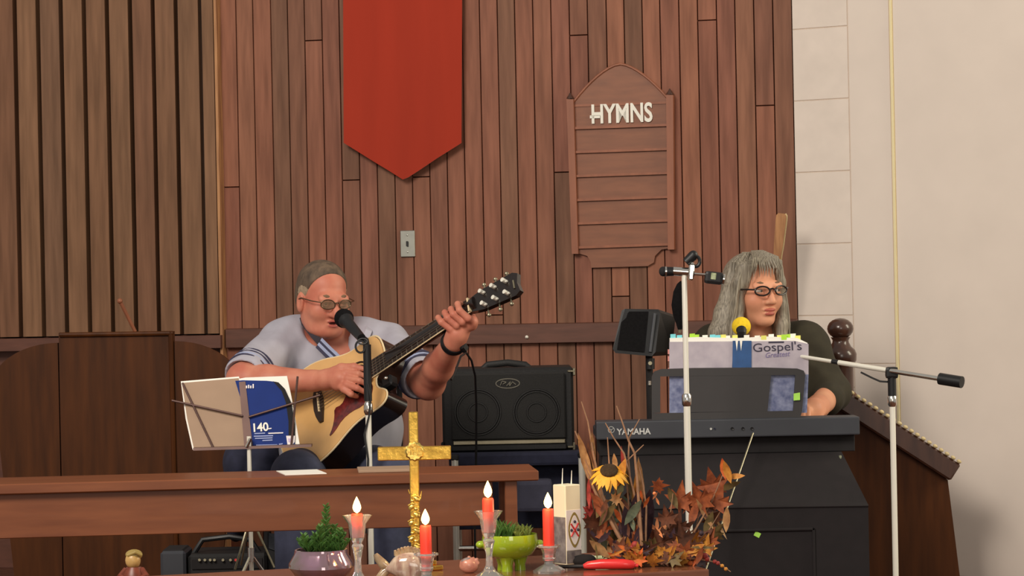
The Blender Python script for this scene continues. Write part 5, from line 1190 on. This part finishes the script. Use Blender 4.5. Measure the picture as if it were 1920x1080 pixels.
# collar
def collar(pts, wid, mt, nm, th=0.004):
    m = MB()
    for i in range(len(pts) - 1):
        (a, ua), (b, ub) = pts[i], pts[i + 1]
        m.hexa([a, b, b + ub * wid, a + ua * wid] + [q + V(0.0, -th, 0.001) for q in (a, b, b + ub * wid, a + ua * wid)])
    return m.build(nm, mt, man)
dn = V(-0.55, -0.1, -0.8).normalized(); dn2 = V(0.6, -0.1, -0.75).normalized()
cp = [P(572, 590, 7.93), P(576, 603, 7.86), P(590, 622, 7.82), P(606, 640, 7.805), P(622, 655, 7.80)]
collar([(q, V(-0.75, -0.1, -0.5).normalized() if i < 2 else dn) for i, q in enumerate(cp)], 0.020, m_coll, 'collar')
for k, (mt, o_) in enumerate(((m_stripe2, 0.0), (m_stripe, 0.009), (m_stripe2, 0.016), (m_stripe, 0.025))):
    q = [P(604, 634, 7.80), P(620, 650, 7.795), P(638, 667, 7.79), P(657, 686, 7.785)]
    collar([(p_ + dn * o_ + V(0, -0.002 - 0.0005 * k, 0), dn) for p_ in q], 0.009, mt, 'placket_stripe', 0.003)
cp = [P(690, 604, 7.93), P(686, 618, 7.86), P(678, 640, 7.82), P(664, 664, 7.80), P(656, 682, 7.79)]
collar([(q, V(0.8, -0.1, -0.3).normalized() if i < 2 else dn2) for i, q in enumerate(cp)], 0.020, m_shirt, 'collar')
# watch
dW = (WRL - ELL).normalized(); wc = WRL - dW * 0.012
band(wc, dW, 0.035, 0.010, m_watch, 'watch_strap')
m = MB(); q = wc + V(0.03, -0.02, -0.012); m.box(q, (0.016, 0.024, 0.028), rotation(V(0.8, -0.5, 0).normalized(), dW), 0.004); m.build('watch_case', m_watch, man, smooth=False)
# jeans, shoes
s = Sculpt()
s.ell(P(632, 885, 7.97), (0.185, 0.16, 0.085), None, 0.04)
KR, KL = P(556, 892, 7.50), P(735, 895, 7.54)
FR, FL = V(KR.x - 0.01, 7.50, STAGE + 0.06), V(KL.x - 0.02, 7.56, STAGE + 0.06)
s.cap(P(590, 885, 7.95), KR, 0.095, 0.070, 0.05).cap(P(682, 885, 7.95), KL, 0.095, 0.070, 0.05).cap(KR, FR, 0.068, 0.056, 0.03).cap(KL, FL, 0.068, 0.056, 0.03)
s.build('jeans', m_jean, man, 0.006)
for f in (FR, FL):
    s = Sculpt(); s.ell(f + V(0, -0.06, -0.022), (0.045, 0.13, 0.038)).ell(f + V(0, 0.01, -0.01), (0.04, 0.055, 0.05)).cut(f + V(0, 0, -0.0585), (0, 0, -1)); s.build('shoe', m_shoe, man, 0.006)
chm = thing('black_chair', 'dark chair with draped navy jacket under the seated guitarist', 'chair', V(P(620, 900, 8.0).x, 8.0, STAGE))
m = MB(); zs_ = P(632, 885, 7.97).z - 0.115; c = P(628, 900, 7.98); m.box((c.x, 7.99, zs_), (0.44, 0.40, 0.045), None, 0.012, 2); m.build('seat', m_navy, chm, smooth=False)
for sx in (-1, 1):
    for dy in (-0.18, 0.18):
        m = MB(); m.tube([V(c.x + sx * 0.19, 7.99 + dy, zs_), V(c.x + sx * 0.205, 7.99 + dy * 1.1, STAGE)], 0.011, 10); m.build('leg', m_blackm, chm)
    m = MB(); m.tube([V(c.x + sx * 0.19, 8.17, zs_), V(c.x + sx * 0.19, 8.22, zs_ + 0.40)], 0.011, 10); m.build('back_post', m_blackm, chm)
m = MB(); m.box((c.x, 8.215, zs_ + 0.30), (0.40, 0.025, 0.18), None, 0.008, 2); m.build('backrest', m_blackm, chm, smooth=False)
s = Sculpt(); q = P(452, 868, 7.92)
s.ell(q, (0.055, 0.10, 0.075)).ell(q + V(0.055, 0.0, -0.02), (0.06, 0.10, 0.055)).ell(q + V(-0.02, 0.0, -0.12), (0.04, 0.09, 0.12)).ell(q + V(0.07, 0, 0.02), (0.045, 0.09, 0.05)); s.build('jacket', m_navy, chm, 0.006)

# ------------------------------------------------------------------ pianist
wo = thing('person', 'long haired person in glasses and dark cardigan seated behind the keyboard', 'person', V(P(1430, 900, 8.25).x, 8.25, STAGE))
s = Sculpt(); Fw = V(math.sin(math.radians(26)), -math.cos(math.radians(26)), -0.03)
Hw, Rw, _ = head(s, P(1414, 543, 8.14), Fw, V(-0.02, 0, 1), fat=0.0, fem=True)
RwM = Matrix(Rw.tolist())
s.cap(Hw(0, -0.012, -0.06), P(1420, 648, 8.22), 0.050, 0.058, 0.025)
s.ell(P(1426, 680, 8.22), (0.15, 0.085, 0.09), None, 0.05)
EW, WW = P(1556, 742, 8.13), P(1534, 762, 7.93)
s.cap(P(1512, 660, 8.24), EW, 0.040, 0.036, 0.02).cap(EW, WW, 0.040, 0.034, 0.02)
s.chain([WW, P(1524, 768, 7.88), P(1512, 772, 7.86)], [0.034, 0.033, 0.026], 0.012)
for i in range(4):
    q = P(1518 - i * 9, 770 + i, 7.86); s.chain([q, q + V(-0.008, -0.03, 0.004), q + V(-0.01, -0.05, -0.022)], [0.011, 0.0095, 0.0075], 0.004)
s.chain([P(1512, 772, 7.88), P(1497, 776, 7.86), P(1490, 780, 7.84)], [0.013, 0.011, 0.009], 0.005)
E2, W2 = P(1296, 752, 8.12), P(1325, 770, 7.93)
s.cap(P(1338, 665, 8.24), E2, 0.040, 0.036, 0.02).cap(E2, W2, 0.036, 0.028, 0.02).chain([W2, P(1332, 772, 7.88)], [0.028, 0.026], 0.012)
for i in range(4):
    q = P(1326 + i * 9, 772, 7.86); s.chain([q, q + V(0.006, -0.03, 0.004), q + V(0.008, -0.05, -0.02)], [0.011, 0.0095, 0.0075], 0.004)
s.chain([P(1336, 774, 7.88), P(1350, 778, 7.86), P(1358, 782, 7.84)], [0.013, 0.011, 0.009], 0.005)
zon = [(Hw(0, 0.094, -0.0605), (0.021, 0.016, 0.0055), Rw, 1), (Hw(0, 0.092, -0.0725), (0.018, 0.016, 0.006), Rw, 1)]
s.build('body', [m_skin2, m_lip2], wo, 0.003, zones=zon)
face_bits(wo, Hw, Rw, (Fw + V(0.5, 0, 0)).normalized())
for sg in (-1, 1):
    m = MB(); m.tube([Hw(sg * 0.014, 0.089, 0.0185), Hw(sg * 0.032, 0.090, 0.025), Hw(sg * 0.050, 0.078, 0.020)], [0.003, 0.0035, 0.002], 8, flat=0.6); m.build('eyebrow', m_brow, wo)
spectacles(wo, Hw, m_frame2, 0.0240, 0.0140, 0.0027, dz=-0.001, lens=m_lens2)
# hair: crown, back and two curtains, then loose locks
s = Sculpt()
s.ell(Hw(0, -0.018, 0.038), (0.084, 0.100, 0.080), Rw).ell(Hw(0, -0.055, -0.05), (0.085, 0.055, 0.13), Rw, 0.03)
s.ell(Hw(-0.004, 0.085, 0.004), (0.057, 0.078, 0.088), Rw, 0.012, 'sub')
s.chain([Hw(0.060, 0.040, 0.072), Hw(0.074, 0.032, 0.02), Hw(0.080, 0.028, -0.05), Hw(0.090, 0.03, -0.11), Hw(0.092, 0.04, -0.17)], [0.020, 0.018, 0.021, 0.027, 0.030], 0.02)
s.chain([Hw(0.085, -0.01, 0.0), Hw(0.105, -0.01, -0.07), Hw(0.128, -0.005, -0.13), Hw(0.135, 0.0, -0.17)], [0.025, 0.028, 0.030, 0.026], 0.02)
s.chain([Hw(-0.058, 0.045, 0.068), Hw(-0.068, 0.045, 0.02), Hw(-0.069, 0.046, -0.05), Hw(-0.066, 0.05, -0.11), Hw(-0.062, 0.06, -0.16)], [0.018, 0.014, 0.014, 0.018, 0.018], 0.02)
s.chain([Hw(-0.072, 0.0, 0.0), Hw(-0.076, 0.01, -0.07), Hw(-0.078, 0.02, -0.14)], [0.018, 0.020, 0.022], 0.02)
s.build('hair', m_hair2, wo, 0.0035)
rnd = random.Random(21); m = MB()
for i in range(60):                                   # curtain locks
    sg = 1 if i % 3 else -1; f = rnd.uniform(-0.03, 0.05); o_ = rnd.uniform(0.0, 0.03) if sg > 0 else rnd.uniform(0.0, 0.010); e = 0.014
    s0 = sg * (0.055 + rnd.uniform(-0.01, 0.012)); bt = rnd.uniform(-0.175, -0.13)
    w_ = 0.0 if sg > 0 else 0.010
    m.tube([Hw(s0 * 0.5, f * 0.4, 0.116), Hw(s0 * 1.15, f * 0.8 + 0.01, 0.086), Hw(sg * (0.081 - w_) + sg * o_ * 0.2, f + 0.01, 0.03), Hw(sg * (0.088 - w_ + o_ * 0.6), f + e, -0.05), Hw(sg * (0.094 - w_ * 1.3 + o_), f + e, -0.11), Hw(sg * (0.094 - w_ * 1.5 + o_ * 1.2), f + e + 0.005, bt)], [0.003, 0.006, 0.006, 0.0065, 0.006, 0.002], 6, flat=0.6)
m.build('hair_locks', m_hair2, wo)
m = MB()
for i in range(20):                                   # fringe
    a = -0.054 + 0.108 * i / 19; j = rnd.uniform(-0.010, 0.010); low = 0.034 + 0.034 * rnd.random() - 0.016 * (abs(a) / 0.052) ** 2
    m.tube([Hw(a * 0.35, 0.02, 0.119), Hw(a * 0.8, 0.072, 0.098), Hw(a + j * 0.5, 0.090 - 0.012 * (a / 0.05) ** 2, 0.068), Hw(a * 1.1 + j, 0.092 - 0.022 * (a / 0.05) ** 2, low)], [0.005, 0.0062, 0.0036, 0.0008], 6, flat=0.5)
m.build('fringe', m_hair2, wo)
# cardigan
s = Sculpt()
s.cap(P(1345, 650, 8.25), P(1508, 648, 8.25), 0.076, 0.078, 0.05).ell(P(1428, 740, 8.25), (0.20, 0.125, 0.17), None, 0.06).ell(P(1428, 860, 8.25), (0.19, 0.14, 0.16), None, 0.06)
s.cap(P(1512, 655, 8.24), P(1560, 735, 8.16), 0.066, 0.056, 0.04).cap(P(1560, 735, 8.16), P(1552, 752, 8.06), 0.054, 0.048, 0.03).cap(P(1340, 660, 8.24), P(1298, 745, 8.16), 0.066, 0.056, 0.04).cap(P(1298, 745, 8.16), P(1312, 764, 8.0), 0.054, 0.046, 0.03)
s.cap(Hw(0, -0.012, -0.07), P(1420, 632, 8.18), 0.058, 0.062, 0.01, 'sub')
for t in range(6): s.ell(P(1424, 632 + t * 8, 8.10), (0.045 - t * 0.006, 0.05, 0.016), None, 0.006, 'sub')
s.build('cardigan', m_cardi, wo, 0.006, wave=wrink)
s = Sculpt(); s.ell(P(1428, 915, 8.22), (0.19, 0.17, 0.10), None, 0.05)
for px in (1390, 1475):
    k0 = V(P(px, 930, 8.2).x, 8.20, STAGE + 0.46); k1 = V(k0.x, 8.02, STAGE + 0.44); k2 = V(k0.x, 8.0, STAGE + 0.05)
    s.cap(k0, k1, 0.085, 0.065, 0.04).cap(k1, k2, 0.062, 0.05, 0.03)
s.cut(V(0, 0, STAGE + 0.001), (0, 0, -1)); s.build('trousers', m_coll, wo, 0.008)
# ------------------------------------------------------------------ autumn flower arrangement
PAL = {n: mat('leaf_' + n, c, 0.65, var=0.2, scale=70, col2=c2) for n, c, c2 in (
    ('rust', (170, 92, 52), (112, 56, 34)), ('orange', (222, 118, 52), (176, 72, 36)), ('gold', (214, 150, 60), (168, 100, 36)), ('olive', (122, 104, 62), (86, 70, 42)),
    ('tan', (190, 148, 98), (140, 98, 62)), ('sage', (112, 124, 100), (84, 92, 76)), ('plum', (70, 48, 58), (46, 32, 40)), ('brown', (112, 66, 44), (72, 42, 30)), ('red', (170, 62, 54), (120, 42, 40)), ('peach', (240, 168, 116), (224, 128, 76)))}
m_seed = mat('seed_head', (62, 44, 22), 0.9, var=0.3, scale=200, bump=0.6)
m_petal = mat('sunflower_petal', (236, 172, 50), 0.6, var=0.15, scale=60)
m_twig = mat('dry_twig', (150, 112, 84), 0.7, var=0.25, scale=60)
m_basket = mat('dark_wicker', (84, 56, 38), 0.8, var=0.3, scale=120, bump=0.6)
FB = onz(1212, 1058, TABLE_Z)
fa = thing('flower_arrangement', 'autumn arrangement of dried twigs, sunflower and maple leaves on the communion table', 'flower arrangement', FB)
YF = FB.y
m = MB(); m.lathe([(0.060, 0), (0.066, 0.008), (0.066, 0.018), (0.055, 0.022)], FB, 28, wob=lambda t, i: 1 + 0.02 * math.cos(20 * t)); m.build('basket', m_basket, fa)
rnd = random.Random(33)
def leaf(px, py, size, ang, kind, col, dy=0.0, tilt=0.3, nm='leaf'):
    c = P(px, py, YF + dy); k = YF / F_PX * size
    maple = [(0, -0.5), (0.06, -0.28), (0.36, -0.36), (0.28, -0.16), (0.55, 0.06), (0.34, 0.08), (0.32, 0.26), (0.16, 0.14), (0, 0.58)]
    oval = [(0, -0.5), (0.10, -0.3), (0.17, -0.05), (0.15, 0.2), (0.07, 0.42), (0, 0.55)]
    blade = [(0, -0.6), (0.06, -0.3), (0.09, 0.0), (0.06, 0.35), (0, 0.6)]
    pl = {'maple': maple, 'oval': oval, 'blade': blade}[kind]
    pts = pl + [(-x, y) for x, y in pl[::-1][1:-1]]
    ca, sa = math.cos(ang), math.sin(ang); yaw = rnd.uniform(-0.7, 0.7)
    def w3(x, y):
        bend = 0.35 * x * x - tilt * y * 0.6 - 0.25 * y * y; X, Z = x * math.cos(yaw), y; D = bend + x * math.sin(yaw)
        return c + V(X * ca + Z * sa, D, -X * sa + Z * ca) * k
    m = MB(); A = [m.bm.verts.new(w3(x, y)) for x, y in pts]; cv = m.bm.verts.new(w3(0, 0.0) + V(0, 0.06 * k, 0)); n = len(A)
    B = [m.bm.verts.new(v.co + V(0, 0.0012, 0)) for v in A]; cb = m.bm.verts.new(cv.co + V(0, 0.0012, 0))
    for i in range(n):
        m.bm.faces.new((A[i], A[(i + 1) % n], cv)); m.bm.faces.new((B[(i + 1) % n], B[i], cb)); m.bm.faces.new((A[i], B[i], B[(i + 1) % n], A[(i + 1) % n]))
    return m.build(nm, PAL[col], fa, ang=60)
def stem(pts, r, mt=m_twig, nm='twig', dy=0.0, flat=1.0):
    q = [P(x, y, YF + dy) for x, y in pts]; rs = [r * (1 - 0.65 * (len(q) - 1 - i) / (len(q) - 1)) for i in range(len(q))]
    m = MB(); m.tube(q, rs, 6, flat=flat); return m.build(nm, mt, fa)
for pts, r, dy in (([(1090, 753), (1102, 790), (1108, 825), (1112, 850), (1130, 930), (1180, 1040)], 0.0034, 0.0), ([(1078, 808), (1090, 835), (1100, 870), (1140, 960), (1190, 1045)], 0.004, 0.01),
        ([(1156, 761), (1168, 795), (1178, 825), (1190, 850), (1194, 900), (1200, 1040)], 0.0036, 0.0), ([(1135, 793), (1150, 820), (1170, 850), (1190, 930), (1205, 1040)], 0.003, -0.01),
        ([(1199, 786), (1180, 820), (1178, 860), (1184, 930), (1200, 1040)], 0.003, 0.01), ([(1207, 834), (1188, 852), (1172, 868), (1180, 960), (1200, 1040)], 0.003, 0.0),
        ([(1190, 850), (1193, 880), (1197, 930), (1205, 1040)], 0.0045, -0.02), ([(1197, 870), (1206, 910), (1212, 950), (1210, 1040)], 0.003, -0.01),
        ([(1139, 820), (1141, 850), (1143, 880), (1170, 960), (1200, 1040)], 0.003, 0.0), ([(1098, 880), (1115, 920), (1130, 950), (1180, 1040)], 0.0055, -0.01),
        ([(1150, 905), (1160, 950), (1185, 1040)], 0.003, 0.0), ([(1262, 925), (1255, 980), (1225, 1045)], 0.003, 0.0), ([(1355, 890), (1335, 940), (1300, 1000), (1230, 1048)], 0.003, 0.0), ([(1318, 930), (1305, 990), (1235, 1045)], 0.0026, 0.02), ([(1350, 960), (1320, 1010), (1240, 1048)], 0.0026, 0.0),
        ([(1370, 1072), (1345, 1055), (1310, 1048), (1250, 1046)], 0.0026, -0.05)): stem(pts, r, dy=dy)
# corn husks and grasses
for px, py, sz, an, col in ((1098, 865, 95, -0.25, 'tan'), (1108, 880, 90, -0.1, 'brown'), (1112, 850, 70, -0.05, 'tan'), (1122, 920, 80, -0.3, 'tan'), (1200, 915, 100, -0.05, 'tan'), (1192, 930, 90, 0.05, 'gold'), (1178, 900, 70, -0.2, 'olive'), (1110, 945, 70, 0.1, 'red'), (1104, 925, 50, 0.0, 'red'), (1168, 865, 50, -0.1, 'red')):
    leaf(px, py, sz, an, 'blade', col, rnd.uniform(-0.02, 0.02), nm='husk')
# sunflower, nodding forward
SCn = P(1142, 882, YF - 0.03); axis = V(-0.05, -0.62, 0.78).normalized(); e1 = axis.orthogonal().normalized(); e2 = axis.cross(e1)
m = MB(); m.ball(SCn, (0.021, 0.021, 0.009), rotation(e1, axis)); sf_ = m.build('sunflower_head', m_seed, fa)
for ringi, (n, L, wd) in enumerate(((15, 0.024, 0.0058), (13, 0.029, 0.0062))):
    for i in range(n):
        a = 2 * math.pi * (i + 0.5 * ringi) / n; d = e1 * math.cos(a) + e2 * math.sin(a); t = axis.cross(d); dr = rnd.uniform(0.5, 1.0)
        b = SCn + d * 0.017 - axis * 0.002; m = MB()
        pts = [(0, 0.4), (0.35, 1.0), (0.7, 0.8), (1.0, 0.05)]
        A = [m.bm.verts.new(b + d * L * u + t * wd * w_ - axis * L * 0.7 * dr * u * u - V(0, 0, 0.010) * u * dr) for u, w_ in pts]; B = [m.bm.verts.new(b + d * L * u - t * wd * w_ - axis * L * 0.7 * dr * u * u - V(0, 0, 0.010) * u * dr) for u, w_ in pts]
        for k in range(3): m.bm.faces.new((A[k], A[k + 1], B[k + 1], B[k]))
        r_ = bmesh.ops.extrude_face_region(m.bm, geom=m.bm.faces[:])
        for v in r_['geom']:
            if isinstance(v, bmesh.types.BMVert): v.co -= axis * 0.001
        m.build('petal', m_petal, sf_)
leaf(1153, 868, 34, -0.1, 'oval', 'tan', -0.01); leaf(1162, 890, 60, 0.35, 'oval', 'gold', -0.02)
# maple leaves of the right spray
for px, py, sz, an, kd, col in ((1357, 880, 40, -0.15, 'oval', 'orange'), (1364, 886, 44, -0.3, 'oval', 'gold'), (1378, 893, 34, 1.5, 'oval', 'gold'), (1336, 908, 62, -0.25, 'maple', 'rust'), (1345, 938, 58, 0.35, 'maple', 'rust'), (1366, 912, 44, 1.2, 'oval', 'olive'), (1312, 936, 66, -0.4, 'maple', 'rust'), (1320, 950, 50, 0.5, 'maple', 'brown'), (1276, 935, 64, 0.1, 'maple', 'rust'), (1290, 945, 44, 0.5, 'maple', 'rust'), (1262, 935, 44, -0.4, 'oval', 'olive'), (1236, 911, 36, 1.5, 'maple', 'rust'),
        (1335, 970, 46, -0.6, 'maple', 'brown'), (1328, 985, 52, 0.3, 'oval', 'olive'), (1362, 975, 48, 0.05, 'oval', 'tan'), (1340, 998, 46, 0.8, 'maple', 'olive'), (1322, 965, 60, -0.5, 'blade', 'tan'), (1300, 965, 50, 0.3, 'oval', 'rust'), (1348, 985, 52, -0.5, 'blade', 'tan'), (1330, 1012, 48, 0.4, 'maple', 'rust'), (1285, 990, 40, 0.9, 'oval', 'brown')):
    leaf(px, py, sz, an, kd, col, rnd.uniform(-0.03, 0.03))
# body of the arrangement
for px, py, sz, an, kd, col in ((1163, 915, 46, 0.1, 'oval', 'sage'), (1186, 962, 56, 0.6, 'oval', 'sage'), (1178, 950, 44, -0.4, 'oval', 'sage'), (1195, 985, 120, 0.0, 'oval', 'plum'), (1210, 975, 110, 0.15, 'oval', 'plum'), (1182, 1000, 100, -0.2, 'oval', 'plum'), (1205, 1005, 90, 0.4, 'oval', 'plum'), (1152, 975, 30, 0.4, 'oval', 'orange'), (1160, 968, 34, -0.5, 'oval', 'orange'), (1148, 988, 30, 1.2, 'oval', 'orange'), (1132, 960, 46, 0.2, 'oval', 'brown'), (1120, 950, 40, -0.3, 'oval', 'rust'), (1200, 938, 36, 0.1, 'oval', 'orange'), (1212, 942, 24, 0.5, 'oval', 'orange'),
        (1232, 985, 26, 0.0, 'oval', 'peach'), (1243, 990, 24, 1.0, 'oval', 'peach'), (1224, 988, 22, -0.9, 'oval', 'peach'), (1236, 998, 22, 2.6, 'oval', 'peach'), (1228, 930, 16, 0.6, 'oval', 'peach'), (1233, 940, 16, -0.4, 'oval', 'peach'),
        (1266, 1030, 46, 0.1, 'oval', 'gold'), (1262, 1040, 40, -0.3, 'oval', 'gold'), (1276, 1046, 44, 0.5, 'maple', 'gold'), (1245, 1045, 44, -0.7, 'maple', 'gold'), (1292, 1040, 56, 0.2, 'maple', 'orange'), (1300, 1050, 44, 0.7, 'maple', 'rust'), (1312, 1030, 44, 0.3, 'maple', 'rust'), (1280, 1010, 60, -0.2, 'maple', 'brown'), (1255, 1010, 66, 0.4, 'maple', 'brown'), (1238, 1020, 60, -0.3, 'maple', 'brown'), (1225, 1040, 50, 0.2, 'oval', 'plum'), (1268, 985, 56, 0.3, 'maple', 'brown'), (1250, 970, 46, -0.2, 'maple', 'brown')):
    leaf(px, py, sz, an, kd, col, rnd.uniform(-0.04, 0.03))
cols = ['olive', 'brown', 'brown', 'tan', 'rust', 'olive', 'plum', 'sage', 'red', 'tan']
for i in range(70):
    t = rnd.random(); py = 935 + 112 * t; px = rnd.uniform(1100 + 20 * t, 1190 + 30 * t)
    leaf(px, py, rnd.uniform(26, 52), rnd.uniform(-0.9, 0.9), rnd.choice(['oval', 'blade', 'oval', 'maple']), rnd.choice(cols), rnd.uniform(-0.03, 0.06))
for i in range(46):
    t = rnd.random(); px = rnd.uniform(1185, 1325); py = rnd.uniform(1000, 1052)
    leaf(px, py, rnd.uniform(26, 46), rnd.uniform(-1.4, 1.4), rnd.choice(['oval', 'maple', 'maple']), rnd.choice(['brown', 'rust', 'plum', 'gold', 'olive', 'brown', 'rust']), rnd.uniform(-0.03, 0.05))
for i in range(44):
    px = rnd.uniform(1150, 1325); py = rnd.uniform(1022, 1052)
    leaf(px, py, rnd.uniform(22, 40), rnd.uniform(-1.6, 1.6), rnd.choice(['oval', 'maple', 'maple', 'blade']), rnd.choice(['gold', 'gold', 'orange', 'brown', 'rust', 'olive', 'plum']), rnd.uniform(-0.085, -0.05))
for px, py, r, col in ((1191, 1022, 0.0095, 'red'), (1196, 1026, 0.008, 'red'), (1185, 1027, 0.007, 'red'), (1322, 1042, 0.007, 'red'), (1326, 1048, 0.006, 'red'), (1340, 1053, 0.005, 'red'), (1346, 1056, 0.005, 'red'), (1354, 1061, 0.0045, 'gold'), (1361, 1067, 0.0045, 'gold'), (1315, 1000, 0.006, 'plum'), (1227, 925, 0.004, 'peach'), (1294, 1056, 0.006, 'orange')):
    m = MB(); m.ball(P(px, py, YF - 0.05), r, None, 12, 8); m.build('berry', PAL[col], fa)
